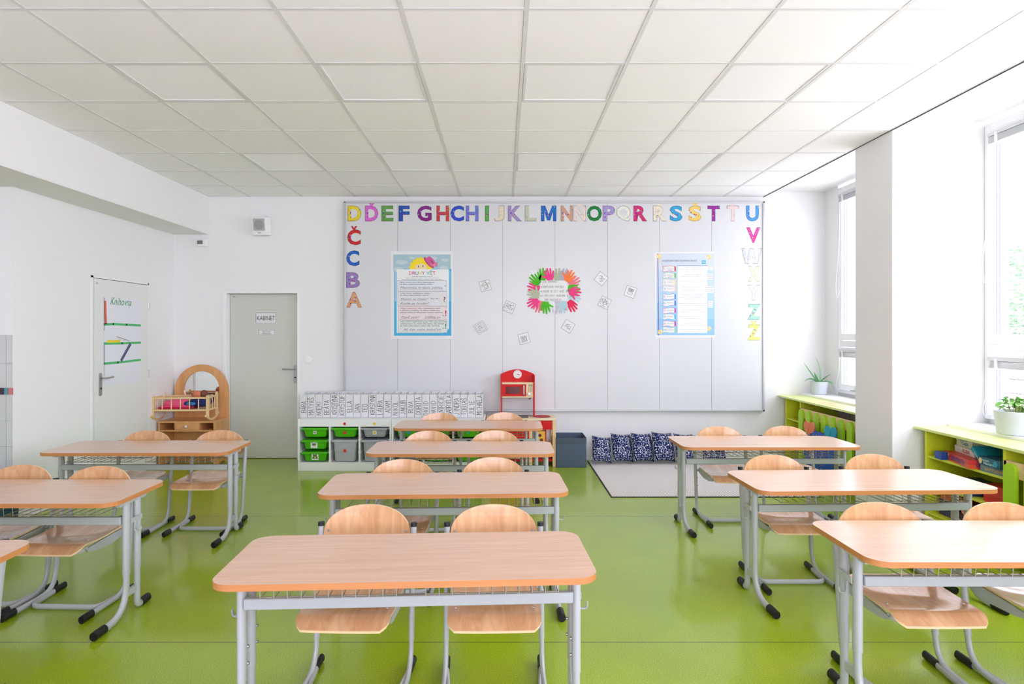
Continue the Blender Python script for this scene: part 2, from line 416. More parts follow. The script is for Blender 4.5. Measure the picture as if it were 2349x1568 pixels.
# doors
def handle(mb, fn):     # lever handle plate: u to the right, v up, w out of the door
    mb.prism(rrect(-.019, .019, -.135, .08, .018), fn, 0, .008)
    mb.sweep(fillet([fn(0, .03, .006), fn(0, .03, .05), fn(.03, .03, .055), fn(.115, .035, .052)], .015), .009, .009, n=10)
    mb.prism(circ(0, -.065, .009), fn, .006, .0115, M_DARK)
d1 = thing('door_1', None, None, (XL, 0, 0)); d1['kind'] = 'structure'
fL = lambda u, v, w: (w, u, v)
q = MB().box(0, .006, 5.690, 5.716, 0, 1.975).box(0, .006, 6.592, 6.612, 0, 1.975).box(0, .006, 5.690, 6.612, 1.957, 1.975); q.build('door_frame', M_WHITE, d1)
MB().box(-.001, .002, 5.716, 6.592, 0, 1.957, M_DARK).build('door_gap', None, d1)
q = MB().box(.0, .012, 5.722, 6.588, .006, 1.951, M_DOOR); put_text(q, '504', lambda u, v, w: fL(u, v, w), 5.74, 1.90, .016, M_MARK, .0125); q.build('door_leaf', None, d1, bevel=.002)
q = MB(); handle(q, lambda u, v, w: (.012 + w, 5.80 + u, 1.0 + v)); props(q.build('door_handle', M_CHROME, d1, smooth=True), 'brushed metal lever handle')
for z in (1.68, .98, .3): MB().lathe([(.007, 0), (.007, .085)], (.012, 6.594, z), 10).build('hinge', M_CHROME, d1, smooth=True)
d2 = thing('door_2', None, None, (0, D, 0)); d2['kind'] = 'structure'
q = MB(); x0, x1 = -3.154, -2.348
q.box(x0 - .045, x0, -.008, .11, 0, 1.9).box(x1, x1 + .02, -.008, .11, 0, 1.9).box(x0 - .045, x1 + .02, -.008, .11, 1.9, 1.918)
q.build('door_frame', M_WHITE, d2, bevel=.003)
q = MB().box(x0 + .004, x1 - .004, .09, .13, .006, 1.896, M_DOOR2)
fB = lambda u, v, w: (u, .09 - w, v)
put_text(q, '503', fB, x0 + .03, 1.86, .016, M_MARK, .001)
q.build('door_leaf', None, d2)
q = MB(); handle(q, lambda u, v, w: (x1 - .05 - u * 1.15, .09 - w, 1.0 + v)); props(q.build('door_handle', M_CHROME, d2, smooth=True), 'brushed metal lever handle')

def paper_on(name, label, cat, x0, x1, z0, z1, y, extra, group=None, t=.001):
    q = MB().box(x0, x1, y - t, y, z0, z1, M_PAPER); extra(q, lambda u, v, w: (u, y - t - w, v))
    return props(q.build(name), label, cat, group)
DL = D + .09
def sgn(q, fn):
    a = at(587, 717, DL); c = at(633.5, 741, DL); fr(q, a[0], c[0], c[2], a[2], .004, fn, .0006, M_MARK)
    put_text(q, 'KABINET', fn, a[0] + .014, (a[2] + c[2]) / 2 - .027, .054, M_MARK, .0006, width=c[0] - a[0] - .028)
a = at(585, 715, DL); c = at(635.5, 743, DL); paper_on('door_sign', 'white paper sign with large black capitals on the grey door', 'sign', a[0], c[0], c[2], a[2], DL, sgn)
def sgn2(q, fn):
    a = at(592.5, 756.5, DL); c = at(630, 767, DL); fr(q, a[0], c[0], c[2], a[2], .003, fn, .0006, M_MARK)
    put_text(q, 'Mgr. Lenka', fn, (a[0] + c[0]) / 2, a[2] - .024, .015, M_MARK, .0006, align='c'); put_text(q, 'Hubáčková', fn, (a[0] + c[0]) / 2, c[2] + .008, .015, M_MARK, .0006, align='c')
a = at(591.5, 755.5, DL); c = at(631, 768, DL); paper_on('name_plate', 'small framed white name plate below the big sign on the grey door', 'sign', a[0], c[0], c[2], a[2], DL, sgn2)
# library poster on the left door
XD = XL + .0125
def lz(px, py): y = F * 3.738 / (1154 - px); return (y, CAMZ - (py - 762) * y / F)
q = MB(); fp = lambda u, v, w: (XD + w, u, v)
q.prism([lz(238, 884), lz(323, 875), lz(323, 688), lz(238, 682)], fp, 0, .001, mat(232, 233, 240, .8))
def ls(pts, lw, m, w=.0016): stroke(q, [lz(*p) for p in pts], fp, lw, m, w)
GR = mat(84, 190, 116, .8); PU = mat(110, 96, 140, .8)
ls([(239, 744), (260, 743), (290, 744.5), (322, 746)], .022, GR); ls([(239, 787.5), (280, 787), (322, 785.5)], .022, GR); ls([(239, 833.5), (270, 831), (322, 825)], .022, GR)
ls([(238.7, 683), (238.7, 757)], .008, PU); ls([(238.7, 790), (238.7, 832)], .01, PU); ls([(238.7, 834), (238.7, 862)], .005, PU)
ls([(241, 693), (242.5, 740)], .034, mat(226, 108, 92, .8)); ls([(298, 790), (278.5, 825)], .035, mat(86, 90, 130, .8), .002)
flat(q, [lz(245, 786), lz(276, 785), lz(276, 779), lz(245, 779.5)], fp, .002, mat(240, 218, 60, .8))
ls([(268, 772), (296, 781)], .006, mat(120, 120, 120, .8)); ls([(268, 775), (296, 784)], .002, mat(150, 150, 150, .8))
u0, v0 = lz(253, 698); put_text(q, 'Knihovna', fp, u0, v0, .075, mat(44, 150, 92, .8), .0016, width=.33, shear=.35)
props(q.build('paper_poster'), 'tall white paper with hand-drawn green shelves taped to left door', 'poster')

# back wall board
BY = 7.075; bs = F / BY
def bp(px, py): return ((px - 1154) / bs, CAMZ - (py - 762) / bs)
bx0, bz1 = bp(789.5, 462); bx1, bz0 = bp(1753.5, 943)
wb = thing('panel_board', 'huge pale magnetic board of eight panels across the back wall', 'board', ((bx0 + bx1) / 2, BY, bz0))
q = MB(); gx = [bp(p, 0)[0] for p in (912, 1033, 1153, 1273, 1393.5, 1513, 1632.5)]
ex = [bx0 + .02] + gx + [bx1 - .02]; o0 = wb.location
for a, c in zip(ex, ex[1:]): q.box(a + .0015 - o0.x, c - .0015 - o0.x, 0, .03, .02, bz1 - bz0 - .02)
q.build('board_panel', M_BOARD, wb)
MB().box(bx0 + .01 - o0.x, bx1 - .01 - o0.x, .01, .055, .01, bz1 - bz0 - .01, mat(120, 122, 124, .6)).build('backing', None, wb)
q = MB(); w_, h_ = bx1 - bx0, bz1 - bz0
q.box(-w_ / 2, w_ / 2, -.012, .055, 0, .02).box(-w_ / 2, w_ / 2, -.012, .055, h_ - .02, h_).box(-w_ / 2, -w_ / 2 + .022, -.012, .055, 0, h_).box(w_ / 2 - .022, w_ / 2, -.012, .055, 0, h_)
props(q.build('frame', M_ALU, wb, bevel=.003), 'silver aluminium frame')
fb = lambda u, v, w: (u, BY - w, v)

# alphabet letters
ORD = {}
POLY = {'M': [(0, 0), (0, 1), (.27, 1), (.5, .42), (.73, 1), (1, 1), (1, 0), (.79, 0), (.79, .66), (.6, .05), (.4, .05), (.21, .66), (.21, 0)],
        'W': [(0, 1), (.17, 1), (.29, .3), (.41, 1), (.59, 1), (.71, .3), (.83, 1), (1, 1), (.81, 0), (.61, 0), (.5, .62), (.39, 0), (.19, 0)]}
def letter(ch, px, py, wpx, col, light=False):
    d = unicodedata.normalize('NFD', ch); base = d[0]; H = 34.5 / bs; W = wpx / bs
    x, z = bp(px, py); m = spotted(*col, light=light); q = MB(); rim = tuple(int(v * .55) for v in col) if not light else (150, 144, 146)
    fit = H; e_ = .0042 if light else .003
    if base in POLY:
        for g_, w_, m_ in ((e_, .0008, mat(*rim, .8)), (-.0015, .0016, m)): flat(q, [(-W / 2 - g_ + a * (W + 2 * g_), -H / 2 - g_ + b_ * (H + 2 * g_)) for a, b_ in POLY[base]][::-1], lambda u, v, w: (u, -w, v), w_, m_)
    loc = lambda u, v, w: (u - 0, -w, v - 0)
    if base not in POLY: put_text(q, base, loc, -W / 2 - e_, -H / 2 - e_, H, mat(*rim, .8), .0008, bold=.04, width=W + 2 * e_, fit=H + 2 * e_)
    if base not in POLY: put_text(q, base, loc, -W / 2 + .0015, -H / 2 + .0015, H, m, .0016, bold=.032, width=W - .003, fit=H - .003)
    if len(d) > 1:
        k = .034; z0 = H / 2 + .002
        for s_, ww, mm in ((1.08, .0009, mat(*rim, .8)), (1, .0017, m)):
            flat(q, [(-k * s_, z0 + .036 * s_), (-k * .35, z0 + .036 * s_), (0, z0 + .016), (k * .35, z0 + .036 * s_), (k * s_, z0 + .036 * s_), (k * .3, z0 - .002), (-k * .3, z0 - .002)], loc, ww, mm)
    o = q.build('paper_letter', None, None, loc=(x, BY, z))
    n = ORD.get(ch, 0); ORD[ch] = n + 1
    nm = {'Č': 'C with hook', 'Ď': 'D with hook', 'Ň': 'N with hook', 'Ř': 'R with hook', 'Š': 'S with hook', 'Ť': 'T with hook', 'Ž': 'Z with hook'}.get(ch, ch)
    return o, nm
rowL = [('D', 813, 30, (236, 214, 50), 'yellow'), ('Ď', 852.5, 29, (226, 104, 214), 'pink'), ('E', 888.8, 26, (98, 160, 74), 'green'), ('F', 927, 24, (24, 78, 176), 'dark blue'),
        ('G', 973.5, 32, (134, 22, 134), 'purple'), ('H', 1015.8, 28, (208, 62, 66), 'red'), ('C', 1049, 30, (44, 78, 208), 'royal blue'), ('H', 1083, 28, (116, 124, 214), 'periwinkle'),
        ('I', 1117, 8, (84, 168, 76), 'green'), ('J', 1145, 22, (232, 220, 196), 'cream'), ('K', 1181.3, 31, (166, 146, 200), 'lavender'), ('L', 1217, 25, (196, 204, 178), 'pale grey-green'),
        ('M', 1258.6, 34, (24, 104, 194), 'blue'), ('N', 1300, 26, (212, 160, 132), 'tan'), ('Ň', 1330, 27, (240, 222, 214), 'off-white'), ('O', 1363.4, 33, (14, 128, 52), 'dark green'),
        ('P', 1396.5, 27, (170, 152, 210), 'lavender'), ('Q', 1430, 31, (236, 238, 224), 'off-white'), ('R', 1468.8, 30, (212, 32, 116), 'crimson'), ('Ř', 1513.4, 30, (236, 226, 204), 'cream'),
        ('S', 1550.8, 28, (44, 164, 214), 'sky blue'), ('Š', 1594, 28, (248, 206, 106), 'orange-yellow'), ('T', 1637, 27, (154, 38, 160), 'violet'), ('Ť', 1681, 26, (232, 208, 208), 'pale pink'), ('U', 1726, 28, (74, 152, 230), 'light blue')]
PALE = ('J', 'Ň', 'Q', 'Ř', 'Ť', 'L')
for ch, px, w_, col, cn in rowL:
    o, nm = letter(ch, px, 489.4, w_, col, ch in PALE)
    props(o, '%s paper letter %s in the row along the board top' % (cn, nm), 'letter', 'paper alphabet letters on the board')
for ch, px, py, w_, col, cn in (('Č', 812, 544, 30, (206, 30, 36), 'red'), ('C', 809.4, 592, 29, (20, 96, 190), 'blue'), ('B', 810, 642, 30, (158, 126, 190), 'lavender'), ('A', 812.4, 687, 34, (222, 158, 118), 'peach')):
    o, nm = letter(ch, px, py, w_, col); props(o, '%s paper letter %s in the column down the board left edge' % (cn, nm), 'letter', 'paper alphabet letters on the board')
for ch, px, py, w_, col, cn, lt_ in (('V', 1728, 539, 31, (234, 66, 162), 'magenta', 0), ('W', 1724, 587, 45, (212, 214, 224), 'white outlined', 1), ('X', 1729, 628, 26, (226, 232, 190), 'very pale yellow', 1),
                               ('Y', 1729, 671, 28, (216, 218, 218), 'white', 1), ('Z', 1729, 715, 28, (166, 218, 196), 'mint', 0), ('Ž', 1729, 762, 28, (232, 240, 130), 'lemon', 0)):
    o, nm = letter(ch, px, py, w_, col, bool(lt_)); props(o, '%s paper letter %s in the column down the board right edge' % (cn, nm), 'letter', 'paper alphabet letters on the board')

# poster 1
def P1(x, y): return bp(900 + x / 7.464, 570 + y / 7.464)
def P2(x, y): return bp(1500 + x / 7.4667, 570 + y / 7.4667)
def quad(q, P, x0, y0, x1, y1, w, m): flat(q, [P(x0, y1), P(x1, y1), P(x1, y0), P(x0, y0)], fb, w, m)
def ell(q, P, cx, cy, rx, ry, w, m, n=22): flat(q, [P(x, y) for x, y in circ(cx, cy, rx, n, ry)][::-1], fb, w, m)
def tx(q, P, s, x, y, hpx, w, m, width=None, bold=0, align='l', shear=0):
    k = 7.465 * bs; u, v = P(x, y); put_text(q, s, fb, u, v, hpx / k, m, w, bold=bold, width=None if width is None else width / k, align=align, shear=shear)
def ln(q, P, pts, lw, w, m): stroke(q, [P(*p) for p in pts], fb, lw / (7.465 * bs), m, w)
q = MB(); q.prism([P1(-22, 1545), P1(1035, 1545), P1(1035, 45), P1(-22, 45)], fb, 0, .001, M_PAPER)
TXT = mat(62, 66, 72, .8); INK = mat(60, 60, 66, .8)
quad(q, P1, 15, 100, 1000, 380, .0013, mat(166, 196, 206, .8)); quad(q, P1, 30, 350, 1010, 1490, .0016, mat(70, 176, 218, .8))
quad(q, P1, 40, 370, 66, 900, .0018, mat(160, 196, 220, .8)); quad(q, P1, 970, 380, 1000, 900, .0018, mat(120, 186, 220, .8))
sun = [(270, 350)]
for i in range(19):
    a = R(180 - i * 10); r = 215 if i % 2 else 185; sun.append((490 + r * math.cos(a), 350 - (r - 0) * math.sin(a)))
flat(q, [P1(*p) for p in sun][::-1], fb, .0019, mat(244, 218, 44, .8)); ell(q, P1, 490, 318, 105, 60, .0021, mat(236, 216, 170, .8))
quad(q, P1, 300, 351, 690, 385, .0022, mat(236, 238, 238, .8)); ell(q, P1, 447, 305, 7, 18, .0023, M_MARK); ell(q, P1, 526, 298, 7, 17, .0023, M_MARK)
hat = mat(206, 96, 152, .8); hat2 = mat(182, 60, 124, .8); c0 = (640, 235)
def rell(cx, cy, rx, ry, rot, n=22): return [(cx + rx * math.cos(t) * math.cos(rot) - ry * math.sin(t) * math.sin(rot), cy + rx * math.cos(t) * math.sin(rot) + ry * math.sin(t) * math.cos(rot)) for t in [2 * math.pi * i / n for i in range(n)]]
flat(q, [P1(*p) for p in rell(625, 240, 122, 38, R(48))], fb, .0024, hat2); flat(q, [P1(*p) for p in rell(632, 234, 104, 26, R(48))], fb, .0025, hat)
flat(q, [P1(*p) for p in rell(665, 210, 92, 46, R(50))], fb, .0026, hat); flat(q, [P1(*p) for p in rell(690, 240, 66, 12, R(50))], fb, .0027, hat2)
flat(q, [P1(690, 270), P1(775, 225), P1(772, 315), P1(700, 290), P1(660, 300), P1(650, 250)], fb, .0028, mat(222, 120, 160, .8)); ell(q, P1, 715, 275, 14, 14, .0029, mat(236, 160, 150, .8))
cl = mat(196, 210, 214, .8)
for cx, cy, rx, ry in ((165, 235, 105, 36), (110, 358, 90, 40), (905, 198, 70, 26), (885, 335, 75, 40), (340, 158, 55, 16), (710, 165, 60, 30)):
    ell(q, P1, cx, cy, rx, ry, .00185, cl); ell(q, P1, cx - rx * .4, cy - ry * .3, rx * .45, ry * .8, .00187, cl)
flat(q, [P1(*p) for p in ((75, 355), (75, 1445), (870, 1445), (930, 1420), (968, 1360), (968, 355))], fb, .0020, mat(236, 238, 238, .8))
cols = [(206, 60, 100), (176, 60, 120), (84, 78, 120), (214, 214, 80), (186, 40, 90), (0, 0, 0), (40, 140, 170), (60, 160, 90), (206, 50, 80)]
xx = [285, 345, 398, 455, 508, 0, 585, 640, 690]
for ch, x, c in zip('DRUHY VĚT', xx, cols):
    if ch != ' ': tx(q, P1, ch, x, 448, 62, .0026, mat(*c, .8), bold=.006, width=48)
tx(q, P1, 'Myšlenky vyjadřujeme větami.', 510, 484, 12, .0026, TXT, 335, .012, 'c'); tx(q, P1, 'V písmu označujeme začátek věty velkým písmenem.', 510, 508, 12, .0026, TXT, 590, .012, 'c')
tx(q, P1, 'Konec věty označujeme tečkou, otazníkem, nebo vykřičníkem.', 510, 532, 12, .0026, TXT, 690, .012, 'c')
boxes = [(92, 548, 930, 725, (224, 230, 234), (110, 110, 110)), (95, 735, 935, 982, (222, 224, 226), (110, 110, 110)), (100, 995, 938, 1215, (230, 220, 222), (180, 90, 100)), (100, 1228, 940, 1438, (222, 230, 226), (110, 120, 116))]
for x0, y0, x1, y1, f_, l_ in boxes:
    quad(q, P1, x0, y0, x1, y1, .0022, mat(*f_, .8)); ln(q, P1, [(x0, y0), (x1, y0), (x1, y1), (x0, y1), (x0, y0)], 4, .0024, mat(*l_, .8))
for s, x, y, wd_, c in (('Větou', 125, 584, 90, TXT), ('oznamovací', 230, 584, 188, mat(50, 140, 180, .8)), ('něco oznamujeme.', 430, 584, 292, TXT), ('Za větou oznamovací píšeme tečku.', 122, 618, 570, TXT),
                     ('Větou', 135, 772, 90, TXT), ('tázací', 238, 772, 90, mat(180, 90, 110, .8)), ('vyjadřujeme otázku.', 345, 772, 305, TXT), ('Za větou tázací píšeme otazník.', 133, 805, 495, TXT), ('(Ano. Ne.)', 650, 864, 155, TXT),
                     ('Větou', 135, 1030, 92, TXT), ('rozkazovací', 238, 1030, 188, mat(196, 40, 60, .8)), ('něco rozkazujeme nebo', 440, 1030, 378, TXT), ('k něčemu vyzýváme. Za větou rozkazovací', 135, 1064, 680, TXT), ('píšeme tečku, při důrazném rozkazu vykřičník.', 135, 1100, 738, TXT),
                     ('Větou přací vyjadřujeme přání. Věty přací zpravidla', 135, 1260, 800, TXT), ('začínají slovy, ať, nechť, kéž, kdyby, aby, bodejť', 135, 1294, 750, TXT), ('Za větou přací píšeme tečku nebo vykřičník.', 135, 1330, 680, TXT)):
    tx(q, P1, s, x, y, 19, .0026, c, wd_, .012)
for s, x, y, wd_ in (('Maminka krájela jablka.', 135, 684, 730), ('Musím se česat?', 140, 876, 460), ('Kolik je hodin?', 140, 952, 480), ('Pojď sem!', 155, 1188, 290), ('Udělej to.', 560, 1186, 265), ('Ať žije naše babička.', 185, 1398, 655)):
    tx(q, P1, s, x, y, 34, .0026, INK, wd_, -.004, 'l', .45); ln(q, P1, [(x - 10, y + 12), (x + wd_ * .9, y + 12), (x + wd_, y + 26)], 4, .0025, mat(190, 90, 110, .8))
ell(q, P1, 905, 638, 8, 8, .0026, M_MARK); tx(q, P1, '?', 878, 912, 92, .0026, mat(140, 30, 70, .8), bold=.01)
tx(q, P1, '!', 905, 1148, 96, .0026, mat(200, 30, 50, .8), bold=.02); tx(q, P1, '!', 905, 1368, 90, .0026, mat(40, 130, 80, .8), bold=.02)
for y in (1144, 1366): ell(q, P1, 872, y, 8, 8, .0026, M_MARK)
props(q.build('wall_poster'), 'blue framed printed poster with smiling yellow sun wearing a pink hat', 'poster')
# poster 2
q = MB(); q.prism([P2(25, 1530), P2(1045, 1520), P2(1045, 55), P2(12, 60)], fb, 0, .001, M_PAPER)
bl = [(206, 216, 228), (192, 212, 232), (178, 208, 236), (164, 202, 238), (150, 196, 238)]
for i, c in enumerate(bl): quad(q, P2, 45, 80 + i * 280, 1040, 80 + (i + 1) * 280, .0013 + i * .00002, mat(*c, .8))
ln(q, P2, [(68, 90), (80, 1480)], 12, .0018, mat(126, 86, 130, .8)); yl = mat(248, 206, 110, .8)
for cx, cy in ((90, 130), (940, 140), (110, 1425), (940, 1370)):
    for k in range(5): ell(q, P2, cx + 26 * math.cos(k * 1.3), cy + 26 * math.sin(k * 1.3), 20, 15, .0019 + k * .00002, yl if k % 2 else mat(246, 224, 160, .8))
ln(q, P2, [(85, 180), (140, 280), (150, 330)], 8, .0018, yl); tx(q, P2, 'ROZLIŠUJEME DESET SLOVNÍCH DRUHŮ', 142, 222, 30, .0026, mat(96, 98, 110, .8), 595, .0)
for k in range(6): ell(q, P2, 830 + (k % 3) * 24, 212 + (k // 3) * 38, 11, 17, .002 + k * .00002, mat(70, 176, 206, .8))
quad(q, P2, 400, 298, 912, 1445, .0020, mat(242, 244, 246, .8)); ln(q, P2, [(400, 292), (912, 292)], 8, .0021, mat(110, 140, 190, .8)); ln(q, P2, [(402, 292), (405, 1445)], 4, .0021, mat(140, 170, 210, .8))
rib = [(1, 'PODSTATNÁ', 345, (206, 60, 80)), (2, 'PŘÍDAVNÁ', 460, (100, 186, 70)), (3, 'ZÁJMENA', 578, (240, 224, 130)), (4, 'ČÍSLOVKY', 688, (240, 200, 170)), (5, 'SLOVESA', 822, (60, 140, 200)), (6, 'PŘÍSLOVCE', 932, (90, 110, 190)),
       (7, 'PŘEDLOŽKY', 1060, (196, 70, 170)), (8, 'SPOJKY', 1165, (50, 180, 206)), (9, 'ČÁSTICE', 1285, (206, 60, 130)), (10, 'CITOSLOVCE', 1392, (160, 214, 150))]
for n, s, y, c in rib:
    x0 = 150; poly = [(x0, y - 42)] + [(x0 + i * 27, y - 44 + 7 * math.sin(i * .8 + n)) for i in range(1, 9)] + [(x0 + 225, y + 44)] + [(x0 + i * 27, y + 44 + 7 * math.sin(i * .8 + n)) for i in range(8, 0, -1)] + [(x0 - 8, y + 40), (x0 + 16, y)]
    flat(q, [P2(*p) for p in poly], fb, .0022, M_PAPER); ln(q, P2, poly + [poly[0]], 5, .0024, mat(*c, .8)); quad(q, P2, x0 + 200, y - 38, x0 + 224, y + 38, .0023, mat(*c, .8))
    tx(q, P2, str(n), x0 + 28, y + 14, 32, .0026, mat(120, 120, 124, .8)); tx(q, P2, s, x0 + 70, y + 4, 15, .0026, mat(150, 150, 156, .8), 115)
    if n < 3: tx(q, P2, 'JMÉNA', x0 + 95, y + 28, 15, .0026, mat(150, 150, 156, .8), 70)
random.seed(3)
for y in (322, 352, 445, 478, 560, 662, 696, 722, 780, 806, 834, 860, 938, 968, 1050, 1082, 1165, 1198, 1282, 1314, 1384, 1412):
    w2 = random.uniform(120, 225); x = 655 - w2
    while x < 655 + w2:
        l = random.uniform(14, 50); ln(q, P2, [(x, y), (x + l, y)], random.uniform(4, 7), .0024, mat(186, 186, 192, .8)); x += l + 10
for s, x, y in (('KDO?', 925, 318), ('CO?', 930, 350)): tx(q, P2, s, x, y, 18, .003, mat(150, 150, 156, .8))
q.prism([P2(912, 365), P2(1002, 370), P2(1008, 300), P2(918, 290)], fb, .0015, .0026, M_PAPER); 
for (x, y, w2, h2) in ((918, 420, 85, 110), (870, 640, 150, 115), (920, 895, 85, 108)):
    q.prism([P2(x, y + h2), P2(x + w2, y + h2 + 4), P2(x + w2 + 4, y + 6), P2(x + 6, y)], fb, .0015, .0026, M_PAPER)
    for k in range(3): ln(q, P2, [(x + 14, y + 26 + k * 30), (x + w2 - 12, y + 26 + k * 30)], 8, .0029, mat(190, 180, 180, .8))
props(q.build('wall_poster'), 'pale blue printed poster with a ladder of ten numbered ribbons', 'poster')

# hands poster
cx, cz = bp(1270, 666)
hp = thing('classroom_rules_poster', 'oval collage of coloured paper hands around handwritten rules', 'poster', (cx, BY, cz))
lf = lambda u, v, w: (u, -w, v)
k6 = 12.0625 * bs
def P3(x, y): a, c = bp(1190 + x / 12.0625, 600 + y / 12.0625); return (a - cx, c - cz)
q = MB(); q.prism([P3(*p) for p in ((590, 1080), (1330, 1080), (1350, 700), (1280, 520), (610, 520), (575, 800))], lf, .004, .005, M_PAPER)
for i, (s, x, y) in enumerate((('JSME KAMARÁDI', 650, 580), ('DODRŽUJEME PRAVIDLA', 650, 720), ('CHCEME SE UČIT NOVÉ VĚCI', 650, 845), ('O PŘESTÁVCE NEBĚHÁME A', 650, 965), ('JSME OHLEDUPLNÍ', 700, 1075))):
    u, v = P3(x, y); hand_text(q, s, lf, u, v, 52 / k6, M_MARK, .0054, .0016, adv=.92, wid=.5)
    if i < 4:
        u, v = P3(x - 30, y - 22); flat(q, circ(u, v, 13 / k6, 10)[::-1], lf, .0056, [mat(150, 40, 110), M_MARK, M_MARK, mat(30, 120, 120)][i])
q.build('rules_sheet', None, hp)
def hand_poly(sp=1.0, tl=1):
    pts = [(-.30, 0), (.30, 0), (.42, .25)]
    # thumb on the right side, then four fingers right to left
    pts += [(.78, .42), (.88, .52), (.80, .60), (.44, .50)]
    for cxx, ln_, an, wd in ((.36, .98, -.22, .085), (.12, 1.16, -.07, .09), (-.12, 1.10, .08, .088), (-.34, .86, .26, .08)):
        an *= sp; bx, by = cxx, .55 + (.04 if abs(cxx) < .2 else 0)
        L_ = ln_ - .5; dx, dy = -math.sin(an), math.cos(an); nx, ny = dy, -dx
        pts += [(bx + nx * wd, by + ny * wd), (bx + nx * wd + dx * L_, by + ny * wd + dy * L_), (bx + nx * wd * .6 + dx * (L_ + .09), by + ny * wd * .6 + dy * (L_ + .09)), (bx - nx * wd * .6 + dx * (L_ + .09), by - ny * wd * .6 + dy * (L_ + .09)), (bx - nx * wd + dx * L_, by - ny * wd + dy * L_)]
    pts += [(-.44, .4)]
    return pts
PK, GN, GY, LV, OR, SA, BLU, RD, WH = (232, 60, 130), (72, 182, 24), (176, 184, 156), (170, 168, 190), (244, 124, 58), (230, 120, 134), (176, 208, 216), (226, 36, 84), (228, 230, 236)
hands = [(560, 520, 45, WH, 1), (660, 520, 5, GN, 1), (870, 515, 8, PK, -1), (1070, 520, -2, GY, 1), (1220, 525, -12, LV, 1), (1310, 540, -35, OR, -1), (1390, 640, -62, SA, -1), (1360, 730, -100, GN, 1), (1385, 840, -84, PK, 1),
         (1390, 930, -115, BLU, -1), (1370, 1090, -140, RD, 1), (1250, 1090, -186, BLU, 1), (1060, 1090, -176, (200, 186, 204), 1), (910, 1090, -190, WH, 1), (740, 1100, -182, GN, -1), (600, 1080, -196, SA, 1), (540, 1050, 116, PK, -1),
         (570, 930, 78, GY, 1), (570, 760, 68, PK, -1), (570, 620, 48, GN, 1)]
base = hand_poly()
for i, (x, y, an, c, fl) in enumerate(hands):
    u, v = P3(x, y); a = R(an); S = 262 / k6; q = MB(); zz = .0008 + .0010 * (i % 3)
    pl = [(u + S * (px * fl * math.cos(a) - py * math.sin(a)), v + S * (px * fl * math.sin(a) + py * math.cos(a))) for px, py in base]
    if fl > 0: pl = pl[::-1]
    q.prism(pl, lf, zz, zz + .0008, mat(*c, .8)); q.build('paper_hand', None, hp)

# small drawing cards
def doodle(q, kind, S):
    L = lambda *p: stroke(q, [(a * S, b_ * S) for a, b_ in p], lf, .003, INK, .0016)
    if kind == 0:
        L((-.2, .25), (.12, .32), (.22, -.2), (-.08, -.26), (-.2, .25)); L((.14, .3), (.26, -.18)); L((-.35, 0), (-.3, .15), (-.25, 0)); L((.3, .1), (.36, .2), (.38, .08)); L((-.1, .05), (0, .1), (.05, 0)); L((-.3, -.36), (.3, -.3)); L((-.3, .4), (.2, .44))
    elif kind in (1, 6):
        random.seed(kind)
        for k in range(46):
            a, b_ = random.uniform(-.4, .4), random.uniform(-.4, .4)
            if math.hypot(a, b_) > .18 or kind == 6: L((a, b_), (a + random.uniform(-.09, .09), b_ + random.uniform(-.09, .09)))
        L(*circ(0, 0, .17, 10), (.17, 0)); L((-.1, 0), (.1, .02))
    elif kind == 2:
        L((-.15, -.1), (0, .2), (.15, -.05)); L(*circ(-.14, -.15, .08, 8)); L(*circ(.12, -.1, .09, 8)); L((.1, .25), (.24, .1)); L((-.05, .2), (-.2, .1)); fr(q, -.36 * S, .36 * S, -.36 * S, .36 * S, .003, lf, .0016, INK)
    elif kind == 3:
        for a in (-.2, 0, .2): L(*circ(a, .12, .09, 8), (a + .09, .12)); L((a, .03), (a - .06, -.3), (a + .06, -.3), (a, .03))
    elif kind == 4:
        L((-.25, -.1), (-.15, .15), (-.02, -.1), (-.25, -.1)); L((.05, -.15), (.28, -.15), (.28, .08), (.05, .08), (.05, -.15)); L((.1, -.15), (.05, -.3)); L((.24, -.15), (.3, -.3)); L((-.1, .15), (.1, .25))
    elif kind == 5:
        L((-.3, .1), (-.1, .25), (.1, .1), (.3, .2)); L((-.2, -.1), (0, .05), (.2, -.15)); L((-.1, .25), (.0, -.1)); L((.1, .1), (.25, 0), (.1, -.3), (0, -.2))
    else:
        L(*circ(0, -.12, .25, 12, .16), (.25, -.12)); L((-.1, -.15), (.1, -.1))
        for a in (-.25, -.12, 0, .12, .25): L((a * .7, .06), (a - .03, .3), (a + .03, .3), (a * .8, .06))
cards = [(1113, 655, 15, 'with a mug drawing, upper left of the hands collage'), (1168, 704, -22, 'with dense doodles, left of the hands collage'), (1102, 751, 30, 'with a double border, lowest at far left'), (1202, 776, 16, 'with three small figures, lowest below the collage'),
         (1303, 748, -31, 'with house and table doodle, below right of the collage'), (1379, 639, -38, 'with a bird doodle, upper right of the collage'), (1387, 694, -27, 'with very dense scribbles, right of the collage'), (1446, 669, -20, 'with a bowl of candles doodle, farthest right')]
for i, (px, py, an, lb) in enumerate(cards):
    x, z = bp(px, py); S = 24.5 / bs; q = MB(); q.prism([(-S / 2, -S / 2), (S / 2, -S / 2), (S / 2, S / 2), (-S / 2, S / 2)], lf, 0, .0008, M_PAPER)
    fr(q, -S / 2 + .002, S / 2 - .002, -S / 2 + .002, S / 2 - .002, .0035, lf, .0012, mat(110, 110, 112)); doodle(q, i, S)
    o = q.build('drawing_card', None, None, loc=(x, BY, z)); o.rotation_euler = (0, -R(an), 0)
    props(o, 'small square paper card ' + lb, 'card', 'small drawing cards on the board')

